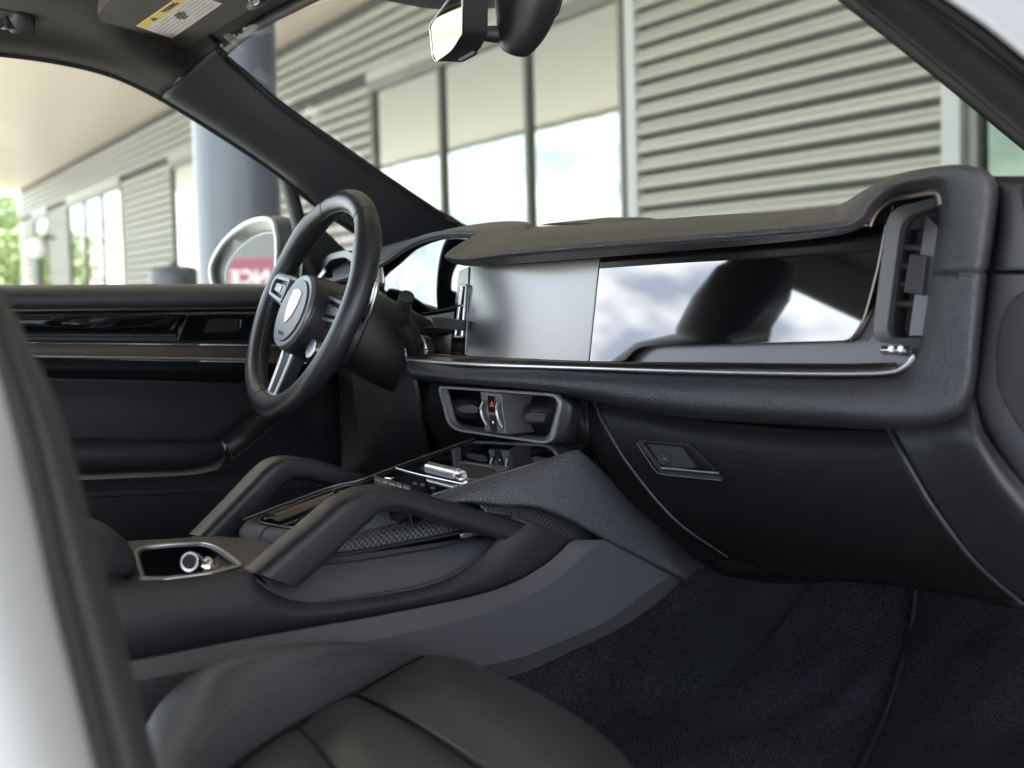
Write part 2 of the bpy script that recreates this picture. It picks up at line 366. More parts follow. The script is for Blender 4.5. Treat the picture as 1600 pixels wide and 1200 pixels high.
t_.links.new(oi.outputs['Random'], mr_.inputs[0]); t_.links.new(mr_.outputs[0], hv.inputs['Value']); t_.links.new(src, hv.inputs['Color']); t_.links.new(hv.outputs[0], pb_.inputs['Base Color'])
slat_mesh = {}
def slats(s0, s1, z0, z1):
    ln = round(s1 - s0, 3)
    if ln not in slat_mesh:
        bm = bmesh.new(); A = [bm.verts.new(WD * 0 + WN * o + Vector((0, 0, z))) for o, z in PROF]; B_ = [bm.verts.new(v.co + WD * ln) for v in A]
        n = len(A)
        for i in range(n): bm.faces.new((A[i], A[(i + 1) % n], B_[(i + 1) % n], B_[i]))
        bm.faces.new(A[::-1]); bm.faces.new(B_); bmesh.ops.recalc_face_normals(bm, faces=bm.faces)
        me = bpy.data.meshes.new('siding_slat'); bm.to_mesh(me); bm.free(); me.materials.append(M['slat']); slat_mesh[ln] = me
    z = z0
    while z + PITCH <= z1 + .01:
        o = bpy.data.objects.new('siding_slat', slat_mesh[ln]); col.objects.link(o); o.parent = bld; o.location = WP(s0, z) - base_of(bld)
        z += PITCH
slats(6.86, 10.50, 0.05, SZ)
slats(16.84, 21.4, 0.05, HZ + .1); slats(27.6, 32.3, .05, HZ + .1); slats(39.5, 42.9, .05, HZ + .1); slats(45.7, 48.9, .05, HZ + .1)
slats(10.66, 48.9, HZ + .2, SZ)
wbox('corner_trim', 6.68, 6.84, 0, SZ, -.03, .06, 'trim', bld, .004)
wbox('end_trim', 10.50, 10.66, 0, SZ, -.03, .045, 'trim', bld, .004)
def window(edges, z0, z1, pane='pane', fw=.07):
    s0, s1 = edges[0], edges[-1]
    bm = bmesh.new()
    bars = [(s0 - .04, s1 + .04, z1 - fw, z1 + .05, .05), (s0 - .04, s1 + .04, z0, z0 + fw, .05)] + [(s - fw / 2, s + fw / 2, z0 + fw + .001, z1 - fw - .001, .046) for s in edges]
    for a, c, d, e, out in bars:
        V = [bm.verts.new(WP(s, z, o)) for s, z, o in ((a, d, -.03), (c, d, -.03), (c, e, -.03), (a, e, -.03), (a, d, out), (c, d, out), (c, e, out), (a, e, out))]
        for f in ((0, 1, 2, 3), (4, 5, 6, 7), (0, 1, 5, 4), (1, 2, 6, 5), (2, 3, 7, 6), (3, 0, 4, 7)): bm.faces.new([V[i] for i in f])
    bmesh.ops.recalc_face_normals(bm, faces=bm.faces)
    me = bpy.data.meshes.new('window'); bm.to_mesh(me); bm.free()
    f = link('window', me, 'wframe', bld, smooth=False)
    for a, c in zip(edges[:-1], edges[1:]):
        bb = base_of(bld)
        o = wbox('pane', a + fw / 2 - .01, c - fw / 2 + .01, z0 + fw - .01, z1 - fw + .01, -.02, .0, pane, None)
        o.data.transform(Matrix.Translation(-bb)); o.parent = f
    h = wbox('head_flashing', s0 - .1, s1 + .1, z1 + .052, z1 + .19, -.03, .065, 'slat', None, .004)
    h.data.transform(Matrix.Translation(-base_of(bld))); h.parent = f
window([10.74, 12.56, 14.66, 16.74], .15, HZ)
window([21.5, 23.5, 25.5, 27.5], .15, HZ)
window([32.4, 34.7, 37.0, 39.4], .15, HZ)
window([43.0, 45.6], .15, HZ)
window([.4, 2.0, 4.1, 5.9, 6.12, 6.58], .05, HZ, 'pane_green')
wbox('soffit', -9, 48.9, SZ + .02, SZ + .5, -.3, 8.6, 'soffit', bld)
wbox('fascia', -9, 48.95, SZ - .05, SZ + .9, 8.6, 8.75, 'trim', bld)

# canopy column, litter bin, lamp post, sign, greenery
def at_dist(u, dist):
    d = ray(u, 470); d.z = 0; d.normalize(); p = CAM + d * dist; return Vector((p.x, p.y, 0))
cp = at_dist(378, 7.0)
colm = thing('canopy_column', cp, 'thick slate-grey round steel column seen beyond the driver\'s window', 'column')
tube('shaft', cp + Vector((0, 0, .02)), cp + Vector((0, 0, SZ + .01)), .205, 'column', colm, 64)
tube('base_plate', cp, cp + Vector((0, 0, .06)), .29, 'column', colm, 48, .006)
bp_ = at_dist(274, 9.0)
lb = thing('litter_bin', bp_, 'dark grey litter bin with rounded lid just above the door sill', 'litter bin')
tube('bin_body', bp_, bp_ + Vector((0, 0, 1.27)), .145, 'bin', lb, 40, .01)
sweep('lid', [bp_ + Vector((0, 0, z)) for z in (1.271, 1.31, 1.36, 1.40, 1.415)], [(.152, .152), (.155, .155), (.15, .15), (.12, .12), (.02, .02)], 'bin', lb, n=24, m=40, up=(0, 1, 0))
tube('knob', bp_ + Vector((0, 0, 1.41)), bp_ + Vector((0, 0, 1.435)), .03, 'bin', lb, 20, .004)
lp = at_dist(64, 19)
lm = thing('globe_lamp', lp, 'small white globe lamp on a short bracket at far left', 'lamp')
tube('post', lp, lp + Vector((0, 0, 1.85)), .035, 'wframe', lm, 16)
sweep('globe', [lp + Vector((0, 0, z)) for z in (1.76, 1.80, 1.9, 2.0, 2.05)], [(.01, .01), (.10, .10), (.14, .14), (.10, .10), (.01, .01)], 'white', lm, n=20, m=24, up=(0, 1, 0))
box('bracket', lp + Vector((.10, .08, 2.03)), (.16, .16, .05), 'wframe', lm, .01)
def shrub(name, p, r, h, n, label, seed):
    rr = random.Random(seed); t = thing(name, p, label, 'tree')
    sweep('trunk', [p, p + Vector((.05, 0, h * .35)), p + Vector((0, .1, h * .7))], [(.12, .12), (.09, .09), (.03, .03)], 'bark', t, n=14, m=10, up=(0, 1, 0))
    bm = bmesh.new()
    cl = [(Vector((rr.uniform(-r, r), rr.uniform(-r, r), rr.uniform(h * .12, h))), rr.uniform(.3, .55) * r) for _ in range(26)]
    for _ in range(n):
        c, cr_ = rr.choice(cl); d = Vector((rr.gauss(0, 1), rr.gauss(0, 1), rr.gauss(0, 1))).normalized() * cr_ * rr.uniform(.5, 1)
        q = p + c + d; a = Vector((rr.gauss(0, 1), rr.gauss(0, 1), rr.gauss(0, 1))).normalized(); b_ = a.orthogonal().normalized(); s = rr.uniform(.10, .2)
        V = [bm.verts.new(q + a * s), bm.verts.new(q + b_ * s * .5), bm.verts.new(q - a * s), bm.verts.new(q - b_ * s * .5)]; bm.faces.new(V)
    me = bpy.data.meshes.new('crown'); bm.to_mesh(me); bm.free()
    link('crown', me, 'leaf', t, smooth=False)
for i, (u, dist, r, h, lab) in enumerate([(-55, 62, 3.2, 4.6, 'tall bright green tree at the left edge, furthest from the building'), (-8, 55, 2.6, 3.4, 'bright green leafy shrub at far left beside the building end'), (20, 66, 2.6, 4.9, 'pale green tree standing behind the leafy shrub at far left')]):
    shrub('green_tree', at_dist(u, dist), r, h, 5200, lab, i)

# ================================================================ CAR BODY SHELL
body = thing('car_body', (0, .2, .3), 'white car body with dark headliner, pillars, glass and floor around the cabin', 'car')
def Q(*pts): return [Vector(p) for p in pts]
# headliner and roof rail above the driver's window
HR = lambda L_, x: [X(u, v, x) for u, v in L_]
railA = HR([(-150, 72), (-60, 76), (0, 83), (100, 97), (180, 118), (252, 152)], -.735)
railB = HR([(-150, 60), (-60, 63), (0, 68), (100, 83), (180, 104), (262, 140)], -.70)
railC = HR([(-150, 22), (-60, 25), (0, 32), (100, 48), (190, 74), (290, 112)], -.655)
railD = [Z(u, v, 1.665) for u, v in [(-150, -20), (-60, -18), (0, -12), (100, 0), (200, 30), (318, 92)]]
railE = [Z(u, v, 1.69) for u, v in [(-150, -60), (-60, -60), (30, -58), (160, -45), (250, -10), (346, 74)]]
patch('roof_rail', [list(r) for r in zip(railA, railB, railC, railD, railE)], 'headliner', body, 40, 24, .012)
hd = [Z(u, v, 1.69) for u, v in [(342, 76), (372, 50), (402, 29), (462, -2), (560, -52), (760, -160)]]
he = [p + Vector((0, .03, .006)) for p in hd]
back = [Vector((p.x, .2 + .5 * k / 5, 1.70)) for k, p in enumerate(hd)]
patch('headliner', [[a, a.lerp(c, .25) + Vector((0, 0, .012)), a.lerp(c, .6) + Vector((0, 0, .02)), Vector((c.x, -1.2, 1.70))] for a, c in zip(he, back)], 'headliner', body, 30, 20, .02)
box('roof_panel', (0, .05, 1.79), (1.34, 2.5, .05), 'white_paint', body, .02)
box('rear_headliner', (-.02, -.30, 1.745), (1.30, 1.95, .02), 'headliner', body, .006)
sweep('header_edge', [p + Vector((0, .012, -.004)) for p in [Z(336, 80, 1.685)] + hd], .010, 'pillar', body, n=50, m=12)
# driver side pillar
pw = [X(u, v, -.60) for u, v in [(338, 78), (382, 113), (440, 163), (545, 237), (640, 302), (724, 358)]]
pe = [X(u, v, -.605) for u, v in [(334, 80), (379, 117), (437, 167), (541, 241), (637, 306), (722, 361)]]
pm = [X(u, v, -.655) for u, v in [(300, 110), (355, 150), (430, 206), (520, 272), (610, 335), (690, 392)]]
pl_ = [X(u, v, -.70) for u, v in [(262, 143), (340, 192), (432, 256), (500, 308), (590, 372), (650, 420)]]
ps = [X(u, v, -.735) for u, v in [(252, 153), (332, 202), (428, 266), (492, 318), (585, 380), (640, 425)]]
patch('pillar_trim', [list(r) for r in zip(pw, pe, pm, pl_, ps)], 'pillar', body, 50, 26, .01)
sweep('window_seal', [X(u, v, -.738) for u, v in [(-150, 74), (0, 85), (100, 99), (180, 120), (252, 155), (332, 204), (428, 268), (500, 326), (585, 383)]], .0045, 'rubber', body, n=80, m=10)
sweep('windscreen_seal', [X(u, v, -.597) for u, v in [(338, 77), (382, 112), (440, 162), (545, 236), (640, 301), (724, 357)]], .004, 'rubber', body, n=60, m=10)
# windscreen and its header
c1, c2, c3, c4 = X(342, 76, -.60), X(724, 357, -.60), X(1600, 217, .675), X(1330, -2, .67)
mid = lambda a, b_, k, up: a.lerp(b_, k) + Vector((0, up, up * .9))
cb2, cb3 = c2 + (c2 - c1) * .12, c3 + (c3 - c4) * .5
ct1, ct4 = c1 + (c1 - c2) * .04, c4 + (c4 - c3) * .12
patch('windscreen', [[a.lerp(b_, k) + Vector((0, .16, up)) * (4 * t * (1 - t)) for k, up in ((0, .10), (.5, .06), (1, .0))] for t, a, b_ in ((t, ct1.lerp(ct4, t), cb2.lerp(cb3, t)) for t in (0, .2, .4, .6, .8, 1))], 'wglass', body, 30, 16, .004)
patch('windscreen_header', [[Z(u, v, 1.685) for u, v in r] for r in ([(520, -40), (516, -24), (522, -10)], [(600, -24), (600, -6), (606, 2)], [(690, -24), (686, 4), (690, 15)], [(820, -60), (800, -20), (800, 8)], [(1000, -120), (1000, -60), (1000, -40)])], 'pillar_brown', body, 20, 10, .015)
# passenger side pillar, at the right
A1 = [(1290, -36), (1333, -2), (1420, 68), (1510, 142), (1600, 217), (1700, 300)]
A2 = [(1340, -36), (1382, -2), (1465, 60), (1545, 125), (1622, 186), (1710, 258)]
A3 = [(1392, -36), (1434, -2), (1512, 60), (1580, 112), (1645, 162), (1725, 222)]
patch('passenger_pillar_trim', [[X(*a, .665), X(a[0] + 6, a[1] - 4, .66), X(*b_, .685), X(c[0] - 5, c[1] + 4, .705), X(*c, .725)] for a, b_, c in zip(A1, A2, A3)], 'pillar_brown', body, 40, 18, .012)
A4 = [(1412, -36), (1456, -2), (1530, 50), (1600, 108), (1660, 155), (1740, 215)]
sweep('door_seal', [X(*a, .735) for a in A4], (.0085, .0085), 'rubber', body, n=50, m=14)
sweep('sealing_strip', [X(u + 32, v - 16, .75) for u, v in A4], (.008, .008), 'plastic', body, n=50, m=14)
patch('pillar_body', [[X(u + 24, v - 6, .762), X(u + 62, v - 30, .765), X(u + 130, v - 70, .80), X(u + 220, v - 120, .86)] for u, v in A4], 'white_paint', body, 30, 12, .01)
# pillar behind the passenger door opening, at the left
B1 = [(-60, 330), (0, 453), (38, 522), (95, 649), (136, 795), (171, 921), (209, 1060), (247, 1200), (285, 1340)]
dv = [34, 40, 46, 58, 62, 68, 70, 72, 74]
def boff(k, x): return [X(u - k * d / 60, v, x) for (u, v), d in zip(B1, dv)]
patch('rear_pillar_trim', [list(r) for r in zip(boff(0, .74), boff(2, .765), boff(28, .79), boff(54, .785), boff(60, .76))], 'pillar_brown', body, 50, 20, .006)
sweep('rear_pillar_seal', boff(70, .80), (.008, .008), 'rubber', body, n=60, m=14)
patch('rear_pillar_body', [list(r) for r in zip(boff(82, .83), boff(88, .855), boff(150, .89), boff(210, .90), boff(300, .90))], 'white_paint', body, 50, 18, .01)
# floor, bulkhead, side and rear body
fl = [(.30, .545), (1.2, .545), (1.55, .55), (1.75, .575), (1.95, .66), (2.10, .82), (2.16, 1.0)]
patch('floor_carpet', [[Vector((x, y, z + .003 * math.sin(y * 9 + x * 14) * (abs(x) < .7))) for y, z in fl] for x in (-.76, -.5, -.2, .0, .2, .35, .5, .62, .70, .76)], 'carpet', body, 60, 60, .02)
box('bulkhead', (0, 2.2, .85), (1.6, .04, .7), 'plastic_dark', body, .004)
box('side_body', (-.86, -.4, .70), (.16, 1.5, .86), 'pillar', body, .03)
box('rear_side_body', (.86, -.62, .72), (.2, 1.5, .82), 'white_paint', body, .04)
box('rear_bulkhead', (0, -1.32, .75), (1.7, .1, .8), 'headliner', body, .03)
slab('centre_pillar', Q((-.78, -.06, 1.1), (-.78, .20, 1.1), (-.70, .13, 1.74), (-.70, -.04, 1.74)), (.05, 0, 0), 'pillar', body, .012)
slab('rear_pillar', Q((-.78, -1.36, 1.1), (-.78, -.95, 1.1), (-.70, -.62, 1.74), (-.70, -1.3, 1.74)), (.06, 0, 0), 'pillar', body, .02)
sweep('side_roof_rail', Q((-.71, -1.2, 1.60), (-.73, -.5, 1.645), (-.735, -.1, 1.66), (-.735, .3, 1.685), (-.735, .95, 1.66)), [(.04, .075), (.04, .075), (.04, .065), (.04, .05), (.04, .035)], 'headliner', body, n=30)
sweep('passenger_roof_rail', Q((.70, -1.2, 1.72), (.72, -.3, 1.73), (.72, .4, 1.725), (.70, .95, 1.66), (.69, 1.26, 1.56)), (.045, .04), 'pillar_brown', body, n=30)

# ================================================================ DASHBOARD
dash = thing('dashboard', (0, 1.6, .8), 'black leather dashboard with gloss display panels running to the right', 'dashboard')
def st(rows, ys): return [[Y(u, v, y) for (u, v), y in zip(r, ys)] for r in rows]
ysL = (1.437, 1.395, 1.378, 1.388, 1.45)
lower = [[(640, 561), (636, 568), (636, 578), (640, 588), (650, 595)], [(720, 571), (720, 578), (720, 588), (722, 597), (727, 603)],
         [(820, 574), (820, 582), (820, 594), (822, 605), (826, 611)], [(900, 577), (900, 586), (900, 600), (900, 614), (903, 623)], [(1000, 581), (1000, 592), (1000, 612), (1002, 632), (1006, 644)], [(1100, 585), (1100, 598), (1100, 622), (1102, 644), (1106, 657)],
         [(1290, 589), (1290, 604), (1292, 632), (1296, 654), (1300, 668)], [(1380, 588), (1386, 604), (1394, 637), (1398, 660), (1402, 672)],
         [(1418, 576), (1434, 594), (1462, 630), (1476, 652), (1484, 664)], [(1436, 545), (1458, 558), (1497, 592), (1514, 614), (1522, 624)],
         [(1446, 490), (1467, 495), (1506, 508), (1526, 518), (1535, 522)], [(1455, 429), (1474, 429), (1512, 428), (1535, 427), (1544, 427)]]
patch('lower_pad', st(lower, ysL), 'leather_soft', dash, 110, 28, .008)
upper = [([(1457, 424), (1476, 424), (1513, 423), (1537, 422), (1546, 422)], (1.437, 1.395, 1.378, 1.388, 1.45)),
         ([(1463, 370), (1482, 366), (1520, 358), (1548, 350), (1557, 350)], (1.437, 1.395, 1.378, 1.39, 1.45)),
         ([(1467, 322), (1486, 308), (1522, 284), (1550, 278), (1560, 288)], (1.437, 1.395, 1.385, 1.40, 1.46)),
         ([(1461, 302), (1473, 285), (1494, 264), (1508, 258), (1514, 262)], (1.437, 1.395, 1.39, 1.42, 1.50)),
         ([(1438, 299), (1440, 284), (1448, 268), (1452, 262), (1455, 262)], (1.437, 1.395, 1.395, 1.43, 1.56)),
         ([(1402, 304), (1397, 293), (1394, 281), (1396, 275), (1398, 274)], (1.437, 1.392, 1.395, 1.44, 1.60)),
         ([(1375, 322), (1365, 316), (1354, 304), (1352, 297), (1352, 296)], (1.437, 1.388, 1.395, 1.46, 1.62)),
         ([(1352, 352), (1340, 346), (1324, 330), (1316, 321), (1313, 320)], (1.437, 1.38, 1.40, 1.48, 1.65)),
         ([(1290, 370), (1288, 358), (1285, 345), (1280, 331), (1278, 327)], (1.44, 1.375, 1.41, 1.50, 1.68)),
         ([(1100, 389), (1100, 374), (1100, 360), (1100, 343), (1100, 337)], (1.44, 1.375, 1.41, 1.51, 1.70)),
         ([(937, 402), (936, 386), (934, 372), (926, 356), (920, 350)], (1.44, 1.375, 1.41, 1.51, 1.70)),
         ([(800, 412), (797, 398), (794, 385), (800, 366), (810, 357)], (1.44, 1.375, 1.405, 1.50, 1.68)),
         ([(736, 416), (728, 406), (729, 394), (757, 371), (782, 357)], (1.44, 1.38, 1.405, 1.49, 1.62)),
         ([(706, 411), (695, 402), (703, 391), (735, 371), (762, 358)], (1.44, 1.40, 1.415, 1.49, 1.60))]
patch('upper_pad', [[Y(u, v, y) for (u, v), y in zip(r, ys)] for r, ys in upper], 'leather_soft', dash, 120, 28, .008)
sweep('pad_seam', [Y(u, v, y - .001) for (u, v), y in zip([(1458, 426), (1476, 426), (1512, 425), (1536, 424)], (1.434, 1.394, 1.379, 1.388))], .0016, 'rubber', dash, n=24, m=8)
# displays
off_up = NS * -.012
slab('centre_display', [S(u, v, .004) for u, v in rnd([(733, 412), (937, 396), (919, 566), (727, 557)], 3)], off_up, 'screen', dash, .0012)
slab('passenger_display', [S(u, v, .004) for u, v in rnd([(938.5, 396), (1384, 350), (1372, 425), (1352, 495), (1328, 533), (1010, 541), (992, 547), (975, 566), (920.5, 566)], [2, 0, 30, 30, 14, 20, 10, 8, 2])], off_up, 'gloss_panel', dash, .0012)
sweep('display_edge', [S(u, v, .006) for u, v in [(1381, 366), (1371, 420), (1353, 488), (1341, 514), (1328, 531)]], .0014, 'bronze', dash, n=40, m=8)
slab('trim_panel', [S(u, v, -.010) for u, v in [(960, 572), (960, 530), (1310, 522), (1340, 496), (1360, 420), (1374, 340), (1396, 318), (1380, 420), (1372, 520), (1384, 534), (1480, 540), (1480, 565), (1420, 584)]], off_up, 'silver_dark', dash, .002)
patch('satin_ledge', [[S(u, v, .006), Y(u, v + 5, 1.438), Y(u + 1, v + 11, 1.425), Y(u + 1, v + 15, 1.432)] for u, v in [(640, 556), (680, 553), (727, 556), (920, 564), (1100, 566), (1300, 568), (1400, 566)]], 'bronze', dash, 60, 12, .004)
sweep('chrome_strip', [Y(u, v, 1.420) for u, v in [(638, 562), (720, 569), (900, 575), (1100, 581), (1290, 584), (1385, 582), (1415, 572), (1430, 556)]], (.0026, .0034), 'silver', dash, n=80, m=10)
slab('ledge_mark', [S(u, v, .007) for u, v in [(728, 557.5), (838, 560.5), (838, 562), (728, 559.5)]], NS * -.001, 'plastic', dash, 0)
# side vent
vent_o = rnd([(1386, 327), (1470, 305), (1470, 545), (1372, 535), (1362, 520)], [26, 8, 4, 8, 14], 6)
vent_i = rnd([(1409, 340), (1466, 322), (1466, 526), (1394, 528), (1386, 515)], [24, 6, 3, 8, 10], 6)
vb = S(0, 0)
vent = ring('side_vent', [S(u, v, .008) for u, v in vent_o], [S(u, v, -.002) for u, v in vent_i], NS * -.012, 'sill', dash, .0015)
ring('vent_throat', [S(u, v, -.0035) for u, v in vent_o], [S(u, v, -.0035) for u, v in vent_i], NS * -.04, 'plastic_dark', vent, 0)
slab('vent_surround', [S(u, v, -.046) for u, v in [(1362, 352), (1490, 320), (1490, 560), (1340, 545)]], NS * -.01, 'plastic_dark', dash, 0)
slab('vent_back', [S(u, v, -.040) for u, v in vent_o], NS * -.004, 'plastic_dark', vent, 0)
slab('hump_lining', [S(u, v, -.020) for u, v in [(1354, 362), (1366, 334), (1382, 317), (1402, 306), (1440, 301), (1478, 299), (1478, 352), (1384, 364)]], NS * -.01, 'plastic_dark', dash, 0)
slab('vent_blade', [S(u, v, .002) for u, v in [(1446, 334), (1464, 352), (1464, 525), (1420, 525)]], NS * -.006, 'silver_dark', vent, .001)
for v in (385, 415, 444, 474): sweep('vane', [S(1396, v, -.016), S(1440, v + 3, -.012)], (.0015, .004), 'plastic', vent, n=6, m=8)
slab('vent_tab', [S(u, v, .012) for u, v in rnd([(1421, 396), (1447, 400), (1440, 461), (1411, 457)], 3)], NS * -.012, 'plastic', vent, .002)
sweep('vent_trim', [Y(u, v, 1.43) for u, v in [(1357, 352), (1364, 336), (1376, 321), (1396, 309), (1425, 304), (1455, 300), (1466, 305), (1469, 320)]], (.002, .0045), 'bronze', dash, n=50, m=10)
roll = sweep('vent_roller', [S(1380, 547, .006), S(1420, 548, .006)], .0055, 'chrome', dash, n=12, m=16, straight=True)
for u in (1392, 1407): tube('roller_dot', S(u, 545, .0105), S(u, 545, .0125), .0035, 'white', roll, 14)
# instrument cluster
clu = [[(597, 412), (601, 436), (600, 452)], [(612, 399), (612, 440), (614, 474)], [(638, 384), (640, 440), (641, 494)], [(680, 370), (680, 430), (678, 490)], [(719, 367), (716, 430), (711, 484)], [(745, 372), (741, 430), (737, 478)]]
patch('instrument_display', [[Y(u, v, y + k) for (u, v), k in zip(r, (.006, .0, -.006))] for r, y in zip(clu, (1.578, 1.574, 1.569, 1.565, 1.563, 1.562))], 'gloss_panel', dash, 50, 20, .008)
hood = [[(520, 412), (520, 440)], [(560, 398), (560, 428)], [(600, 385), (598, 411)], [(650, 371), (638, 384)], [(710, 356), (680, 369)], [(768, 347), (722, 366)], [(815, 346), (770, 369)], [(832, 353), (800, 372)]]
patch('instrument_hood', [[Y(a[0], a[1] + 3, 1.80), Y(*a, 1.665), Y((a[0] + b_[0]) / 2, a[1] * .55 + b_[1] * .45, 1.612), Y(b_[0], b_[1] - 1, 1.560), Y(b_[0], b_[1] + 3, 1.585)] for a, b_ in hood], 'hood', dash, 60, 20, .008)
patch('dash_top', [[Y(u, v, y) for u, v, y in r] for r in ([(500, 425, 1.68), (560, 402, 1.8), (680, 362, 2.1)], [(800, 372, 1.6), (828, 357, 1.8), (850, 353, 2.1)], [(1000, 362, 1.6), (1000, 352, 1.8), (1000, 348, 2.1)], [(1290, 340, 1.6), (1290, 335, 1.8), (1290, 334, 2.1)], [(1500, 310, 1.6), (1500, 312, 1.8), (1500, 318, 2.1)])], 'plastic', dash, 40, 16, .01)
sp = rnd([(838, 352), (862, 348), (925, 349), (940, 352)], 6)
slab('speaker_cover', [Y(u, v, 1.72) for u, v in sp], (0, .14, .012), 'plastic', dash, .006)
# gear selector and stalk-side trim beside the instruments
gs = thing('gear_selector', Y(716, 500, 1.44), 'small black gear selector with thin chrome outline left of the centre screen', 'gear selector')
ring('chrome_frame', [S(u, v, .010) for u, v in rnd([(720, 444), (729, 444), (722, 528), (708, 528)], 3)], [S(u, v, .012) for u, v in rnd([(722, 448), (727, 448), (719, 525), (711, 525)], 2)], NS * -.004, 'silver', gs, 0)
slab('selector_base', [S(u, v, .006) for u, v in rnd([(716, 424), (733, 416), (727, 556), (702, 556)], 3)], NS * -.02, 'gloss', gs, .0015)
slab('selector_lever', [S(u, v, .020) for u, v in rnd([(674, 497), (684, 495), (722, 500), (720, 516), (690, 514), (678, 508)], 3)], NS * -.009, 'plastic', gs, .003)
slab('centre_bar', [S(u, v, .014) for u, v in [(713, 476), (724, 476), (724, 479), (712, 479)]], NS * -.004, 'chrome', gs, 0)
patch('lower_instrument_trim', [[Y(u, v, y) for u, v, y in r] for r in ([(612, 490, 1.56), (640, 510, 1.53), (650, 560, 1.50)], [(660, 494, 1.545), (672, 515, 1.52), (680, 552, 1.48)], [(712, 487, 1.54), (714, 520, 1.50), (716, 555, 1.47)])], 'silver_dark', dash, 20, 14, .006)
slab('shadow_gap', [Y(u, v, 1.50) for u, v in [(650, 511), (706, 512), (706, 520), (654, 520)]], (0, .01, 0), 'plastic_dark', dash, .001)  # solid dark strip in place of a shadowed gap
# driver side lower dash
patch('knee_panel', [[Y(u, v, y) for u, v, y in r] for r in ([(560, 440, 1.56), (596, 456, 1.54), (614, 500, 1.50), (640, 565, 1.45), (655, 640, 1.46), (668, 720, 1.55)],
      [(540, 450, 1.55), (570, 480, 1.53), (590, 540, 1.49), (606, 600, 1.47), (622, 670, 1.50), (640, 740, 1.6)],
      [(500, 460, 1.60), (530, 490, 1.58), (545, 560, 1.56), (556, 640, 1.56), (570, 720, 1.62), (590, 770, 1.7)])], 'knee', dash, 30, 30, .008)
ring('driver_vent', [Y(u, v, 1.60) for u, v in rnd([(496, 420), (512, 397), (540, 390), (560, 400), (556, 440), (500, 440)], 8)], [Y(u, v, 1.60) for u, v in rnd([(504, 424), (516, 406), (538, 402), (550, 410), (548, 434), (506, 434)], 6)], (0, .05, 0), 'silver_dark', dash, .0015)
box('dash_core', (-.02, 1.84, 1.00), (1.38, .46, .34), 'plastic_dark', dash, .02)
# centre vents
yc = 1.415
vo = rnd([(683, 603), (868, 615), (878, 628), (863, 690), (850, 694), (712, 674), (698, 662)], [8, 10, 8, 12, 8, 12, 10], 5)
def inset(poly, k, du=0, dv_=0):
    cx = sum(p[0] for p in poly) / len(poly); cy = sum(p[1] for p in poly) / len(poly)
    out = []
    for p in poly:
        d = Vector((cx - p[0], (cy - p[1]) * 1.9)); d.normalize(); out.append((p[0] + d.x * k + du, p[1] + d.y * k + dv_))
    return out
vi = inset(vo, 5); vib = inset(vo, 13, 4, -4)
cv = thing('centre_air_vents', Y(780, 650, yc), 'satin grey framed pair of air vents below the centre screen', 'air vents')
ring('vent_frame', [Y(u, v, yc - .012) for u, v in vo], [Y(u, v, yc - .014) for u, v in vi], (0, .020, 0), 'satin', cv, .0012, inner_back=[Y(u, v, yc + .045) for u, v in vib])
slab('vent_back', [Y(u, v, yc + .046) for u, v in vo], (0, .004, 0), 'plastic_dark', cv, 0)
for (a, c, tb) in (((706, 636), (752, 640), [(716, 635), (738, 632), (748, 637), (746, 646), (722, 646), (714, 641)]), ((812, 644), (872, 650), [(818, 648), (832, 644), (854, 646), (850, 660), (826, 660), (818, 655)])):
    bl = sweep('vent_blade', [Y(*a, yc + .028), Y((a[0] + c[0]) / 2, (a[1] + c[1]) / 2, yc + .024), Y(*c, yc + .028)], [(.013, .011), (.016, .016), (.014, .014)], 'plastic', cv, n=20, m=20)
    slab('vent_tab', [Y(u, v, yc - .002) for u, v in tb], (0, .02, 0), 'plastic', bl, .0015)
bf = [(750, 612), (782, 615), (790, 679), (757, 674)]
bs = [(782, 615), (801, 627), (800, 672), (790, 679)]
bb = [Y(750, 612, yc - .022), Y(782, 615, yc - .022), Y(790, 679, yc - .022), Y(757, 674, yc - .022)]
blk = slab('switch_block', bb, (.012, .06, 0), 'satin_deep', cv, .0015)
def bq(pts, o): return [Y(u, v, yc - .022 - o) for u, v in pts]
hz_ = slab('hazard_switch', bq(rnd([(762, 617), (773, 618), (773, 645), (763, 644)], 1.5), .0015), (0, .004, 0), 'gloss', blk, .0006)
slab('lock_switch', bq(rnd([(764, 648), (774, 649), (775, 675), (766, 674)], 1.5), .0015), (0, .004, 0), 'leather_dark', blk, .0006)
slab('hazard_triangle', bq([(768, 626), (772, 636), (764.5, 635.5)], .003), (0, .001, 0), 'red', cv, 0)
slab('lock_symbol', bq([(769, 658), (770.6, 658), (770.9, 661.5), (769.3, 661.5)], .003), (0, .001, 0), 'white', cv, 0)
for pts in ([(756, 627), (751, 638), (754, 652), (761, 664)], [(778, 628), (775, 640), (779, 656), (786, 668)]):
    sweep('thumb_wheel', [Y(u, v, yc - .026) for u, v in pts], (.0016, .0026), 'silver', blk, n=20, m=10)
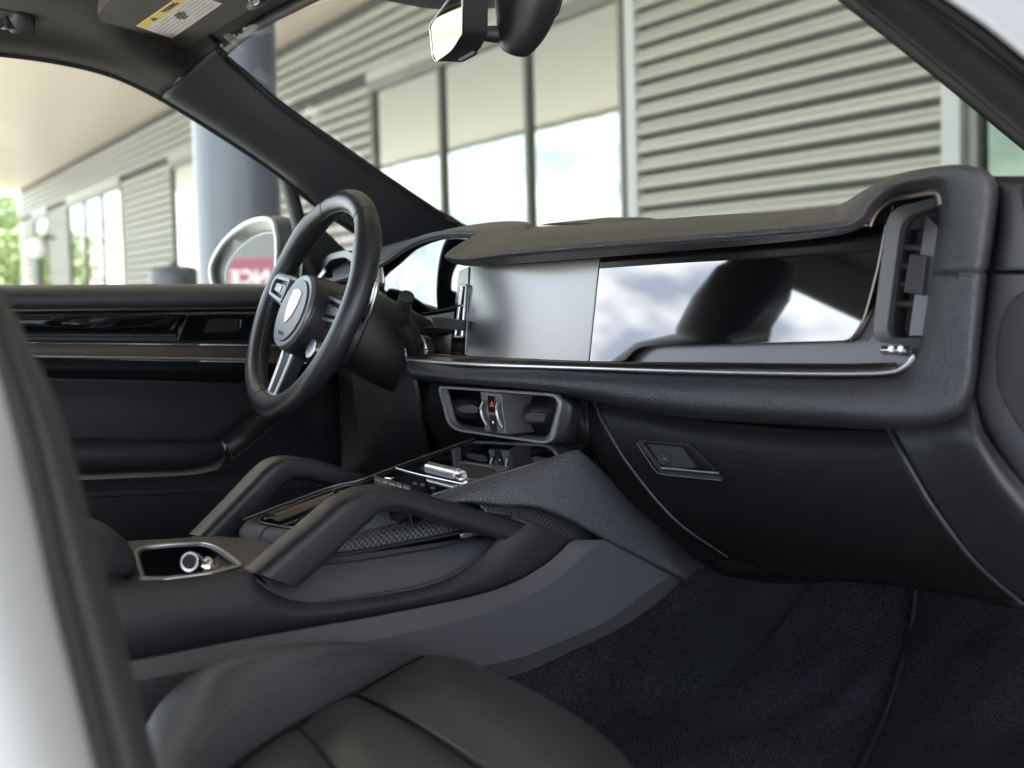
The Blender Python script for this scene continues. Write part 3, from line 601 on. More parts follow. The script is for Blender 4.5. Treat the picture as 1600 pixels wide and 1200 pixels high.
# fascia behind the vents, lower panels
patch('centre_fascia', [[Y(u, v, y) for u, v, y in r] for r in ([(640, 590, 1.475), (655, 640, 1.47), (690, 700, 1.50), (720, 740, 1.55)], [(760, 602, 1.455), (770, 650, 1.445), (790, 700, 1.47), (800, 730, 1.50)], [(880, 614, 1.45), (890, 660, 1.43), (880, 705, 1.45), (870, 730, 1.48)], [(918, 616, 1.455), (920, 670, 1.44), (920, 708, 1.46), (930, 730, 1.50)])], 'leather_dark', dash, 40, 20, .008)
patch('vent_cheek', [[Y(u, v, y) for u, v, y in r] for r in ([(872, 610, 1.415), (880, 630, 1.405), (868, 688, 1.405), (852, 698, 1.42)], [(890, 622, 1.42), (894, 640, 1.413), (884, 692, 1.42), (866, 704, 1.44)], [(908, 634, 1.44), (912, 650, 1.44), (906, 700, 1.46), (892, 710, 1.47)])], 'leather', dash, 20, 20, .006)
yg = (1.447, 1.432, 1.442, 1.48, 1.55)
GL = [[(928, 622), (944, 662), (986, 731), (1056, 813), (1137, 870)], [(1006, 640), (1018, 676), (1056, 748), (1110, 822), (1178, 884)], [(1090, 655), (1100, 692), (1132, 764), (1176, 836), (1230, 904)], [(1240, 668), (1248, 712), (1278, 784), (1322, 856), (1380, 912)], [(1389, 672), (1412, 714), (1458, 792), (1522, 876), (1596, 942)]]
glove = thing('glovebox_lid', Y(1200, 800, 1.46), 'black curved glovebox lid with recessed latch under the dashboard', 'glovebox')
patch('lid_panel', st(GL, yg), 'leather_dark', glove, 60, 40, .012)
sweep('lid_edge', [Y(u, v, y) for (u, v), y in zip(GL[0], yg)], .003, 'leather', glove, n=40, m=10)
sweep('lid_edge', [Y(u, v, y - .001) for (u, v), y in zip(GL[4], yg)], .0035, 'leather', glove, n=40, m=10)
lo = rnd([(994, 688), (1078, 694), (1131, 750), (1034, 743)], [6, 10, 4, 14], 5); li = rnd([(1003, 690), (1076, 696), (1122, 742), (1038, 735)], [4, 9, 4, 12], 5)
latch = ring('latch_bezel', [Y(u, v, 1.4285) for u, v in lo], [Y(u, v, 1.4285) for u, v in li], (0, .03, 0), 'plastic', glove, .001)
slab('latch_recess', [Y(u, v, 1.436) for u, v in li], (0, .01, 0), 'plastic_dark', latch, 0)
slab('latch_paddle', [Y(u, v, 1.428) for u, v in rnd([(1011, 694), (1066, 699), (1088, 731), (1036, 730)], [2, 3, 3, 8])], (0, .012, 0), 'plastic', latch, .0018)
sweep('latch_lip', [Y(u, v, 1.426) for u, v in [(1034, 732), (1060, 734), (1100, 738), (1124, 740)]], (.002, .0028), 'silver_dark', latch, n=14, m=10)
sweep('latch_rim', [Y(u, v, 1.427) for u, v in [(995, 692), (1010, 715), (1024, 735), (1035, 741), (1080, 746), (1128, 751)]], .0012, 'silver_dark', latch, n=30, m=8)
tube('lock_cylinder', Y(1037, 716, 1.4275), Y(1037, 716, 1.4235), .009, 'leather_dark', latch, 24, .001)
sweep('lock_slot', [Y(1033, 713, 1.423), Y(1037, 717, 1.423), Y(1041, 717, 1.423)], .0008, 'silver', latch, n=8, m=6)
patch('inner_side_panel', [[Y(u, v, y + .006) for u, v, y in r] for r in ([(900, 616, 1.455), (912, 664, 1.44), (940, 730, 1.45), (1010, 806, 1.49), (1098, 880, 1.55)], [(930, 620, 1.450), (946, 662, 1.434), (988, 731, 1.444), (1058, 813, 1.484), (1142, 872, 1.56)])], 'leather_dark', dash, 12, 40, .01)
patch('under_panel', [[Y(u, v, y) for u, v, y in r] for r in ([(1060, 850, 1.57), (1100, 882, 1.58), (1130, 900, 1.66)], [(1150, 868, 1.57), (1180, 900, 1.58), (1220, 912, 1.66)], [(1300, 880, 1.57), (1330, 905, 1.58), (1360, 912, 1.68)], [(1560, 915, 1.57), (1600, 948, 1.58), (1640, 962, 1.68)])], 'leather_dark', dash, 30, 12, .01)
patch('outer_side_panel', [[Y(u, v, y) for u, v, y in r] for r in ([(1393, 666, 1.445), (1440, 664, 1.432), (1490, 650, 1.412), (1516, 622, 1.42)], [(1416, 714, 1.434), (1462, 708, 1.42), (1518, 690, 1.395), (1534, 668, 1.41)], [(1462, 792, 1.444), (1510, 782, 1.425), (1562, 760, 1.40), (1582, 735, 1.415)], [(1526, 876, 1.48), (1576, 862, 1.45), (1626, 836, 1.42), (1650, 810, 1.43)], [(1600, 942, 1.55), (1660, 920, 1.5), (1700, 890, 1.45), (1720, 865, 1.45)])], 'leather', dash, 50, 24, .01)
# sill-side trim beyond the dashboard end
jt = thing('door_jamb_trim', Y(1570, 600, 1.42), 'dark grey end trim beside the dashboard at the right edge', 'trim')
patch('upper_cover', [[Y(u, v, y) for u, v, y in r] for r in ([(1549, 286, 1.47), (1562, 284, 1.46), (1590, 286, 1.46), (1660, 292, 1.47)], [(1562, 300, 1.445), (1574, 300, 1.425), (1600, 302, 1.425), (1665, 308, 1.44)], [(1559, 360, 1.44), (1572, 360, 1.42), (1598, 361, 1.42), (1665, 364, 1.44)], [(1551, 422, 1.44), (1564, 422, 1.42), (1592, 422, 1.42), (1665, 423, 1.44)])], 'pillar', jt, 30, 16, .008)
slab('cover_recess', [Y(u, v, 1.415) for u, v in rnd([(1592, 286), (1680, 286), (1680, 345), (1600, 335)], 10)], (0, .02, 0), 'plastic_dark', jt, .003)
patch('jamb_cover', [[Y(u, v, y) for u, v, y in r] for r in ([(1546, 428, 1.44), (1560, 428, 1.42), (1600, 429, 1.42), (1680, 430, 1.44)], [(1537, 500, 1.44), (1551, 500, 1.42), (1598, 500, 1.42), (1680, 500, 1.44)], [(1526, 580, 1.44), (1540, 580, 1.42), (1590, 580, 1.42), (1680, 580, 1.44)], [(1523, 624, 1.44), (1538, 620, 1.42), (1590, 630, 1.42), (1680, 640, 1.44)], [(1550, 700, 1.44), (1566, 690, 1.42), (1620, 690, 1.42), (1700, 700, 1.44)], [(1610, 800, 1.45), (1628, 790, 1.43), (1680, 780, 1.43), (1760, 780, 1.45)])], 'pillar', jt, 50, 18, .008)
slab('backing', [Y(u, v, 1.46) for u, v in [(1548, 275), (1680, 275), (1720, 800), (1560, 720), (1515, 600)]], (0, .02, 0), 'plastic_dark', jt, 0)
slab('fuse_cover', [Y(u, v, 1.414) for u, v in rnd([(1584, 455), (1700, 450), (1720, 740), (1640, 745), (1556, 610), (1556, 520)], [30, 5, 5, 20, 30, 30], 6)], (0, .012, 0), 'plastic', jt, .004)

# ================================================================ STEERING COLUMN AND WHEEL
wc = X(484, 474, -.38); tilt, yaw = RAD(23), RAD(-12)
wn_ = Matrix.Rotation(yaw, 3, 'Z') @ Vector((0, -math.cos(tilt), math.sin(tilt))); wx = Matrix.Rotation(yaw, 3, 'Z') @ Vector((1, 0, 0)); wy = wn_.cross(wx)
rot_ = Matrix.Rotation(RAD(-9), 3, wn_); wx = rot_ @ wx; wy = rot_ @ wy
MW = Matrix(((wx.x, wy.x, wn_.x, wc.x), (wx.y, wy.y, wn_.y, wc.y), (wx.z, wy.z, wn_.z, wc.z), (0, 0, 0, 1)))
def WL(x, y, z): return MW @ Vector((x, y, z))
sw = thing('steering_wheel', wc, 'black leather three-spoke steering wheel with round hub on the driver side', 'steering wheel')
NR = 96; G = []
for i in range(NR + 1):
    a = 2 * math.pi * i / NR; rr = .183
    gr = sum(math.exp(-((((math.degrees(a) - c + 180) % 360) - 180) / 13.) ** 2) for c in (38, 142)) * .0035
    row = []
    for k in range(24):
        t = 2 * math.pi * k / 24
        rx = (.0205 + gr) * math.cos(t); rz = (.0195 + gr) * math.sin(t)
        row.append(WL((rr + rx) * math.cos(a), (rr + rx) * math.sin(a), rz))
    G.append(row)
me = grid_mesh('rim', G, closed_v=True); bm = bmesh.new(); bm.from_mesh(me); bmesh.ops.remove_doubles(bm, verts=bm.verts, dist=1e-6); bmesh.ops.recalc_face_normals(bm, faces=bm.faces); bm.to_mesh(me); bm.free()
rim = link('rim', me, 'leather_wheel', sw)
for ang in (62, 118, 262):
    a = RAD(ang); sweep('rim_seam', [WL((.183 + .0207 * math.cos(t)) * math.cos(a), (.183 + .0207 * math.cos(t)) * math.sin(a), .0197 * math.sin(t)) for t in [2 * math.pi * q / 12 for q in range(12)]], .0008, 'rubber', rim, n=36, m=6, closed=True)
bm = bmesh.new()
for q in range(190):                              # the row of stitches along the inside of the rim
    a = 2 * math.pi * q / 190; d = Matrix.Rotation(a, 4, 'Z')
    mm = MW @ d @ Matrix.Translation((.183 - .0196, 0, .0055)) @ Matrix.Rotation(RAD(28), 4, 'X') @ Matrix.Diagonal((.0012, .0034, .0010, 1))
    bmesh.ops.create_cube(bm, size=1, matrix=mm)
me = bpy.data.meshes.new('stitching'); bm.to_mesh(me); bm.free()
stt = link('stitching', me, 'silver', rim, smooth=False); stt['kind'] = 'stuff'
# hub pad
def disc(name, r0, r1, z0, z1, material, parent, e=1.0, bevel=.003, cx=0, cy=0, m_=56):
    bm = bmesh.new(); A = [bm.verts.new(WL(cx + r0 * math.cos(2 * math.pi * i / m_), cy + r0 * e * math.sin(2 * math.pi * i / m_), z0)) for i in range(m_)]
    B_ = [bm.verts.new(WL(cx + r1 * math.cos(2 * math.pi * i / m_), cy + r1 * e * math.sin(2 * math.pi * i / m_), z1)) for i in range(m_)]
    bm.faces.new(A); bm.faces.new(B_[::-1])
    for i in range(m_): bm.faces.new((A[i], B_[i], B_[(i + 1) % m_], A[(i + 1) % m_]))
    bmesh.ops.recalc_face_normals(bm, faces=bm.faces); me = bpy.data.meshes.new(name); bm.to_mesh(me); bm.free()
    o = link(name, me, material, parent); return bev(o, bevel) if bevel else o
hub = disc('hub_pad', .076, .066, -.075, .022, 'leather_wheel', sw, bevel=.006, cx=.012, cy=-.022)
disc('hub_ring', .0665, .063, .020, .0275, 'satin_wheel', hub, bevel=.002, cx=.012, cy=-.022)
disc('hub_face', .054, .054, .026, .0305, 'satin_deep', hub, bevel=.001, cx=.012, cy=-.022)
sh = [(-.017, .024), (0, .027), (.017, .024), (.018, .004), (.012, -.014), (0, -.026), (-.012, -.014), (-.018, .004)]
sh = rnd(sh, .004, 3)
slab('emblem', [WL(x * 1.15 + .012, y * 1.15 - .016, .0322) for x, y in sh], -wn_ * .0016, 'crest', hub, .0005)
mkb = Matrix(((wx.x, wy.x, wn_.x, 0), (wx.y, wy.y, wn_.y, 0), (wx.z, wy.z, wn_.z, 0), (0, 0, 0, 1)))
text('airbag_lettering', 'AIRBAG', .008, Matrix.Translation(WL(.012, -.063, .0307)) @ mkb, 'plastic', hub)
def spoke(name, poly, z, th, material, parent, bevel=.004): return slab(name, [WL(x, y, z) for x, y in poly], -wn_ * th, material, parent, bevel)
for sgn, dz in ((-1, .012), (1, -.014)):
    sp_ = spoke('spoke', rnd([(sgn * .045, .034), (sgn * .168, .030), (sgn * .168, -.016), (sgn * .045, -.030)], .008), .004 + dz, .02 if sgn < 0 else .008, 'plastic', sw, .006)
    bz = [(sgn * .062, .025), (sgn * .138, .023), (sgn * .146, .008), (sgn * .138, -.013), (sgn * .062, -.018)]
    bi = [(sgn * .066, .019), (sgn * .131, .017), (sgn * .137, .007), (sgn * .131, -.008), (sgn * .066, -.012)]
    ring('button_bezel', [WL(x, y, .014 + dz) for x, y in rnd(bz, .006)], [WL(x, y, .014 + dz) for x, y in rnd(bi, .005)], -wn_ * .012, 'satin_wheel', sp_, .001)
    spoke('button_pad', rnd([(sgn * .074, .012), (sgn * .124, .011), (sgn * .124, -.003), (sgn * .074, -.006)], .004), .012 + dz, .006, 'satin_wheel', sp_, .001)
    spoke('button', rnd([(sgn * .088, .009), (sgn * .104, .009), (sgn * .104, -.002), (sgn * .088, -.003)], .002), .0135 + dz, .003, 'silver_dark', sp_, .0006)
bs_ = spoke('spoke', rnd([(-.030, -.052), (.030, -.052), (.020, -.172), (-.020, -.172)], .004), .000, .022, 'plastic', sw, .005)
for sgn in (-1, 1): sweep('spoke_trim', [WL(sgn * .024, -.066, .003), WL(sgn * .020, -.110, .001), WL(sgn * .016, -.166, .000)], (.0022, .003), 'silver', bs_, n=16, m=10)
slab('spoke_cap', [WL(x, y, .0035) for x, y in rnd([(-.019, -.160), (.019, -.160), (.017, -.170), (-.017, -.170)], .003)], -wn_ * .006, 'silver', bs_, .001)
disc('drive_mode_dial', .018, .017, -.030, .002, 'silver', sw, bevel=.002, cx=.088, cy=-.066, m_=32)
# column
sc_ = thing('steering_column', wc - wn_ * .2, 'black steering column cover with stalks behind the steering wheel', 'steering column')
sweep('column_shroud', [WL(0, -.006, -.046), WL(0, -.008, -.085), WL(0, -.012, -.14), WL(0, -.02, -.24)], [(.060, .058), (.072, .068), (.076, .072), (.07, .07)], 'plastic_dark', sc_, n=24, m=32, up=wy, power=2.6)
sweep('shift_paddle', [WL(-.092, .062, -.036), WL(-.112, .022, -.034), WL(-.112, -.022, -.034), WL(-.100, -.05, -.036)], (.0030, .008), 'silver', sc_, n=24, m=12, up=wx)
sweep('shift_paddle', [Y(590, 441, 1.375), Y(586, 458, 1.37), Y(577, 488, 1.365), Y(568, 516, 1.365)], [(.003, .004), (.004, .005), (.0035, .0045), (.0025, .003)], 'silver', sc_, n=24, m=12)
sweep('paddle_arm', [WL(.05, .0, -.07), Y(574, 490, 1.375)], (.008, .008), 'plastic_dark', sc_, n=8, m=14)
sweep('paddle_arm', [WL(-.05, .0, -.07), WL(-.108, .0, -.036)], (.008, .008), 'plastic_dark', sc_, n=8, m=14)
wst = sweep('wiper_stalk', [Y(650, 548, 1.46), Y(642, 524, 1.43), Y(630, 502, 1.41), Y(629, 492, 1.40), Y(632, 480, 1.395)], [(.015, .017), (.014, .016), (.013, .015), (.012, .013), (.010, .012)], 'plastic', sc_, n=40, m=18, power=2.4)
tube('stalk_knob', Y(630, 480, 1.396), Y(636, 462, 1.388), .0125, 'rubber', wst, 20, .002)
sweep('stalk_ring', [Y(632, 481, 1.396) + Vector((.0128 * math.cos(t), .004, .004 + .008 * math.sin(t))) for t in [2 * math.pi * q / 10 for q in range(10)]], .0012, 'silver', wst, n=30, m=6, closed=True)
sweep('switch_ring', [Y(650 + 16 * math.cos(t), 548 + 24 * math.sin(t), 1.452) for t in [2 * math.pi * q / 12 for q in range(12)]], .0035, 'silver', dash, n=40, m=10, closed=True)
slab('start_switch', [Y(650 + 15 * math.cos(t), 548 + 23 * math.sin(t), 1.45) for t in [2 * math.pi * q / 28 for q in range(28)]], (0, .02, 0), 'plastic', dash, .001)

# ================================================================ DRIVER DOOR
door = thing('driver_door', (-.78, 1.3, .5), 'black driver door card with gloss trim strip and armrest at left', 'car door')
US = (-160, -60, 60, 180, 300, 420, 520, 620, 720)
def doorpatch(name, lines, material, th=.008, nv=14, bev_=None):
    # lines: list of (v at u=0, v at u=400, x)
    return patch(name, [[X(u, a + (c - a) * u / 400., x) for a, c, x in lines] for u in US], material, door, 30, nv, th)
doorpatch('sill_pad', [(447, 444, -.86), (445.5, 443, -.80), (449, 448, -.745), (462, 461, -.722), (476, 473, -.722), (483, 480, -.74)], 'sill', .01, 24)
doorpatch('gap', [(481, 478, -.745), (488, 484, -.745)], 'plastic_dark', .004, 4)
doorpatch('trim_edge', [(484, 480.5, -.735), (487, 483, -.735)], 'silver_dark', .004, 4)
glp = doorpatch('gloss_trim', [(486, 482.5, -.738), (495, 492, -.733), (512, 511, -.733), (523, 525, -.738)], 'gloss', .006, 16)
doorpatch('lower_lip', [(523, 525, -.730), (526, 528, -.722), (532, 535, -.722), (535, 539, -.732)], 'knee', .004, 10)
doorpatch('wood_strip', [(535, 540, -.733), (545, 550, -.728), (556, 562, -.730)], 'wood', .006, 8)
sweep('chrome_strip', [X(u, 556 + 6.5 * u / 400., -.720) for u in US], (.0045, .0036), 'silver', door, n=30, m=10)
doorpatch('upper_panel', [(559, 566, -.728), (575, 580, -.722), (588, 598, -.735)], 'leather_dark', .008, 12)
doorpatch('middle_panel', [(587, 596, -.742), (620, 630, -.752), (660, 668, -.756), (700, 705, -.76), (780, 780, -.77)], 'door_cloth', .008, 20)
handle = ring('door_handle', [X(u, v, -.715) for u, v in rnd([(292, 493), (396, 490), (393, 531), (276, 533)], 5)], [X(u, v, -.715) for u, v in rnd([(328, 497), (377, 496), (374, 517), (318, 519)], 5)], (-.012, 0, 0), 'gloss', door, .002)
slab('handle_lever', [X(u, v, -.720) for u, v in rnd([(302, 525), (330, 515), (378, 514), (374, 531), (304, 532)], 4)], (-.01, 0, 0), 'plastic', handle, .002)
slab('handle_cup', [X(u, v, -.726) for u, v in [(318, 494), (380, 494), (378, 520), (312, 522)]], (-.004, 0, 0), 'plastic', handle, 0)
arm = [[(100, 684, -.735), (100, 686, -.70), (100, 694, -.655), (100, 718, -.645), (100, 742, -.665), (100, 750, -.73)], [(200, 685, -.735), (200, 687, -.70), (200, 695, -.655), (200, 718, -.645), (200, 740, -.665), (200, 747, -.73)], [(300, 686, -.735), (300, 688, -.70), (302, 696, -.66), (304, 716, -.65), (302, 736, -.67), (300, 742, -.73)], [(340, 688, -.735), (342, 690, -.705), (346, 697, -.67), (352, 712, -.665), (346, 728, -.69), (340, 734, -.735)]]
armrest = patch('armrest', [[X(u, v, x) for u, v, x in r] for r in [[(a - 260, b_, c) for a, b_, c in arm[0]]] + arm], 'door_cloth', door, 40, 30, .01)
sweep('pull_handle', [X(352, 704, -.69), X(376, 686, -.685), X(404, 664, -.69), (X(440, 636, -.705)), X(480, 606, -.73)], [(.022, .021), (.022, .021), (.021, .020), (.020, .019), (.02, .018)], 'plastic', door, n=30, m=20, power=2.4)
sweep('handle_trim', [X(346, 692, -.672), X(352, 700, -.665), X(360, 712, -.668)], (.002, .005), 'silver_dark', door, n=14, m=8)
sweep('armrest_stitching', [X(u, 693 + u * .006, -.6615) for u in (60, 160, 260, 330)], .0006, 'silver_dark', armrest, n=30, m=6)
doorpatch('pocket_gap', [(744, 738, -.75), (775, 762, -.765)], 'plastic_dark', .006, 6)
doorpatch('door_pocket', [(775, 760, -.70), (778, 763, -.695), (850, 840, -.70), (960, 960, -.72), (1150, 1150, -.74)], 'door_cloth', .01, 16)
# window glass, quarter divider
slab('side_window', [X(u, v, -.752) for u, v in [(-160, 452), (-160, 70), (0, 78), (100, 92), (180, 113), (255, 148), (335, 198), (430, 262), (520, 330), (560, 452)]], (-.004, 0, 0), 'wglass', door, 0)
sweep('window_divider', [X(447, 276, -.748), X(462, 330, -.748), X(478, 400, -.748), X(490, 450, -.748)], (.013, .012), 'rubber', door, n=20, m=12, power=4)
slab('mirror_triangle', [X(u, v, -.742) for u, v in rnd([(478, 330), (500, 352), (560, 410), (600, 450), (470, 450)], 4)], (-.008, 0, 0), 'plastic', door, .002)
# door mirror
mo = [(345, 468), (332, 440), (330, 418), (338, 396), (356, 371), (384, 349), (412, 341), (428, 350), (433, 385), (431, 430), (420, 472), (380, 482)]
mo = [(p.x, p.y) for p in cr([Vector((a, b_, 0)) for a, b_ in mo], 48, True)]
cxm, cym = 388, 415
def scm(k, du=0, dv2=0): return [((u - cxm) * k + cxm + du, (v - cym) * k + cym + dv2) for u, v in mo]
YM = 1.60
fr_ = [Y(u, v, YM) for u, v in mo]
dm = sweep('door_mirror', [Y(u, v, YM) for u, v in mo[::2]], (.0045, .0055), 'silver', door, n=80, m=12, up=(0, 1, 0), closed=True)
def loftloops(name, loops, material, parent, cap=True):
    me = grid_mesh(name, loops, closed_v=True)
    bm = bmesh.new(); bm.from_mesh(me); bm.verts.ensure_lookup_table(); n = len(loops[0])
    if cap: bm.faces.new([bm.verts[(len(loops) - 1) * n + i] for i in range(n)])
    bmesh.ops.recalc_face_normals(bm, faces=bm.faces); bm.to_mesh(me); bm.free()
    return link(name, me, material, parent, sharp=60)
GN = Vector((.30, -.954, 0)).normalized(); G0 = Y(405, 410, YM + .045)
gl_px = scm(.83, 13, 9)
loftloops('mirror_inner', [[Y(u, v, YM) for u, v in scm(.985)], [Y(u, v, YM + .02) for u, v in scm(.93, 4, 3)], [PL(u, v, G0, GN) for u, v in gl_px]], 'satin', dm, False)
loftloops('mirror_housing', [[Y(u, v, YM + .001) for u, v in scm(1.0)], [Y(u, v, YM + .05) for u, v in scm(1.06, 18, 0)], [Y(u, v, YM + .10) for u, v in scm(1.02, 42, 2)], [Y(u, v, YM + .16) for u, v in scm(.75, 62, 6)], [Y(u, v, YM + .19) for u, v in scm(.35, 72, 10)]], 'column', dm)
slab('mirror_glass', [PL(u, v, G0 + GN * .001, GN) for u, v in gl_px], -GN * .003, 'mirror', dm, 0)
sweep('mirror_glass_edge', [PL(u, v, G0 + GN * .002, GN) for u, v in gl_px[::2]], .0024, 'white_paint', dm, n=60, m=8, up=tuple(GN), closed=True)
box('mirror_foot', Y(470, 440, YM + .10), (.14, .06, .05), 'column', dm, .015)
# the sign that the door mirror shows
gp = PL(440, 432, G0, GN); gd = ray(440, 432); gd = (gd - GN * 2 * gd.dot(GN)).normalized()
sgp = gp + gd * 15.0
sgz = Vector((-gd.x, -gd.y, 0)).normalized(); sgx = Vector((0, 0, 1)).cross(sgz)
sgx = -sgx if sgx.cross(Vector((0, 0, 1))).dot(sgz) < 0 else sgx
mF = frame((0, 0, 0), sgx, (0, 0, 1))
sign = thing('entrance_sign', (sgp.x, sgp.y, 0), 'red board with white entrance lettering, mirrored in the door mirror', 'sign')
ctr = Vector((sgp.x, sgp.y, 1.45))
bd = box('sign_board', ctr, (1.5, .06, .50), 'signred', sign, .01, rot=frame((0, 0, 0), sgx, -sgz).to_3x3())
text('sign_lettering', 'ENTRANCE', .25, Matrix.Translation(ctr + sgz * .04) @ mF, 'white', sign, .004)
for k in (-.5, .5):
    q = ctr + sgx * k; tube('post', (q.x, q.y, 0), (q.x, q.y, ctr.z - .24), .04, 'trim', sign, 16)
wbk = box('sign_wall', (sgp.x - sgz.x * 1.6, sgp.y - sgz.y * 1.6, 1.6), (4.4, .3, 3.2), 'grey_render', None, .02, rot=frame((0, 0, 0), sgx, -sgz).to_3x3())
wbk.name = 'grey_wall'; wbk['label'] = 'plain grey wall standing behind the red sign, seen in the door mirror'; wbk['category'] = 'wall'

# ================================================================ CENTRE CONSOLE
con = thing('centre_console', (.03, 1.1, .55), 'slate and black leather centre console between the seats', 'centre console')
sill = [[(170, 1039), (170, 1071), (170, 1190), (170, 1240)], [(300, 1014), (300, 1048), (300, 1165), (300, 1215)], [(400, 995), (400, 1032), (400, 1140), (400, 1190)], [(600, 960), (592, 998), (600, 1085), (612, 1130)], [(740, 931), (724, 968), (735, 1046), (748, 1072)], [(800, 911), (790, 945), (810, 1028), (826, 1050)], [(845, 886), (842, 922), (872, 1004), (890, 1021)], [(875, 862), (886, 892), (945, 972), (966, 985)], [(890, 847), (918, 862), (1010, 925), (1030, 941)], [(900, 843), (947, 843), (1052, 898), (1068, 904)]]
patch('lower_side_panel', [[X(*a, .186), X(*b_, .201), X(b_[0] * .5 + c[0] * .5, b_[1] * .5 + c[1] * .5, .193), X(*c, .184), X(*d, .152)] for a, b_, c, d in sill], 'plastic_grey', con, 100, 41, .01, linv=True, sharp=9)
def low(q, z): return Vector((q.x - .004, q.y, z))
patch('tunnel_carpet', [[X(*d, .152) + Vector((-.004, 0, .012)), low(X(*d, .152), X(*d, .152).z - .03 if X(*d, .152).z > .62 else .58), low(X(*d, .152), .535)] for a, b_, c, d in sill] + [[Vector((.150, 1.78, .90)), Vector((.150, 1.78, .70)), Vector((.150, 1.78, .56))], [Vector((.150, 2.15, 1.05)), Vector((.150, 2.15, .92)), Vector((.150, 2.15, .80))]], 'mat', con, 80, 10, .006, linv=True)  # darker copy of the carpet colour offsets extra light on this upright side
blk_ = [((150, 919), (150, 1043)), ((250, 909), (255, 1023)), ((330, 900), (335, 1008)), ((386, 893), (400, 995)), ((404, 908), (430, 989)), ((430, 926), (455, 985)), ((470, 938), (490, 979)), ((520, 937), (535, 972)), ((600, 927), (600, 960)), ((660, 915), (672, 947)), ((705, 899), (740, 931)), ((745, 873), (800, 911)), ((775, 843), (845, 886)), ((793, 818), (876, 860)), ((806, 803), (893, 846))]
patch('side_bolster', [[X(*a, .158), X(a[0], a[1] + 2, .176), X(a[0] * .5 + b_[0] * .5, a[1] * .5 + b_[1] * .5, .187), X(b_[0], b_[1] - 3, .182), X(b_[0], b_[1] + 3, .166)] for a, b_ in blk_], 'leather', con, 120, 20, .008)
sweep('pocket_rim', [X(u, v, .1735) for u, v in [(386, 894), (404, 909), (432, 928), (470, 939), (520, 938), (600, 928), (660, 916), (706, 900), (746, 874), (776, 844), (794, 819), (805, 804)]], .0022, 'leather_soft', con, n=80, m=10)
poc = [[(398, 872), (408, 890), (430, 926)], [(470, 874), (470, 900), (470, 938)], [(540, 866), (540, 895), (540, 938)], [(620, 856), (620, 885), (625, 926)], [(690, 846), (690, 868), (700, 904)], [(740, 838), (738, 850), (752, 872)], [(778, 828), (780, 832), (790, 826)]]
patch('door_side_pocket', [[X(a[0], a[1], .118), X(b_[0], b_[1], .140), X(c[0], c[1], .167)] for a, b_, c in poc], 'plastic_grey', con, 60, 16, .006)
sweep('pocket_seam', [X(u, v, .131) for u, v in [(476, 885), (560, 876), (640, 863), (690, 855), (722, 846), (742, 836)]], .0012, 'plastic_dark', con, n=40, m=8)
patch('speaker_mesh', [[X(*a, .112), X(a[0] * .5 + b_[0] * .5, a[1] * .5 + b_[1] * .5 - 2, .122), X(*b_, .124)] for a, b_ in [((440, 868), (440, 884)), ((500, 846), (496, 868)), ((560, 832), (560, 860)), ((620, 818), (620, 849)), ((690, 806), (690, 836)), ((750, 798), (745, 824)), ((790, 792), (790, 815))]], 'mesh', con, 60, 12, .004)
sweep('mesh_edge', [X(u, v, .127) for u, v in [(470, 876), (500, 871), (560, 862), (620, 851), (690, 838), (745, 826), (775, 816)]], .0026, 'rubber', con, n=40, m=8)
patch('tunnel_leather', [[X(u, v, x) for u, v, x in r] for r in ([(450, 830, .09), (455, 850, .105), (460, 874, .112)], [(520, 800, .09), (525, 822, .105), (525, 846, .112)], [(600, 775, .09), (600, 800, .105), (605, 826, .112)], [(680, 770, .09), (680, 790, .105), (680, 814, .112)], [(760, 765, .09), (760, 785, .105), (765, 802, .112)])], 'leather_grey', con, 40, 14, .006)
chk = [((600, 790), (640, 790)), ((660, 777), (690, 787)), ((700, 765), (735, 785)), ((760, 747), (785, 790)), ((820, 729), (835, 792)), ((872, 713), (890, 811)), ((898, 706), (950, 843)), ((914, 711), (1000, 868)), ((962, 757), (1040, 889)), ((1040, 834), (1066, 902)), ((1100, 882), (1072, 904))]
xt = [.105, .130, .142, .157, .172, .185, .190, .187, .178, .168, .155]; xb = [.14, .158, .168, .182, .197, .207, .209, .208, .206, .204, .19]
patch('console_cheek', [[X(a[0], a[1] + 2, t - .010), X(*a, t + .003), X(a[0] * .65 + b_[0] * .35, a[1] * .65 + b_[1] * .35, t * .5 + q * .5 + .006), X(a[0] * .2 + b_[0] * .8, a[1] * .2 + b_[1] * .8, q + .002), X(*b_, q), X(b_[0] - 3, b_[1] + 3, q - .018)] for (a, b_), t, q in zip(chk, xt, xb)], 'leather_grey', con, 90, 26, .008)
patch('foot_mesh', [[X(*a, .150), X(*b_, .165)] for a, b_ in [((740, 775), (760, 800)), ((790, 780), (800, 806)), ((840, 784), (838, 822)), ((890, 800), (885, 846)), ((930, 822), (925, 850)), ((965, 845), (962, 858))]], 'mesh', con, 40, 10, .004)
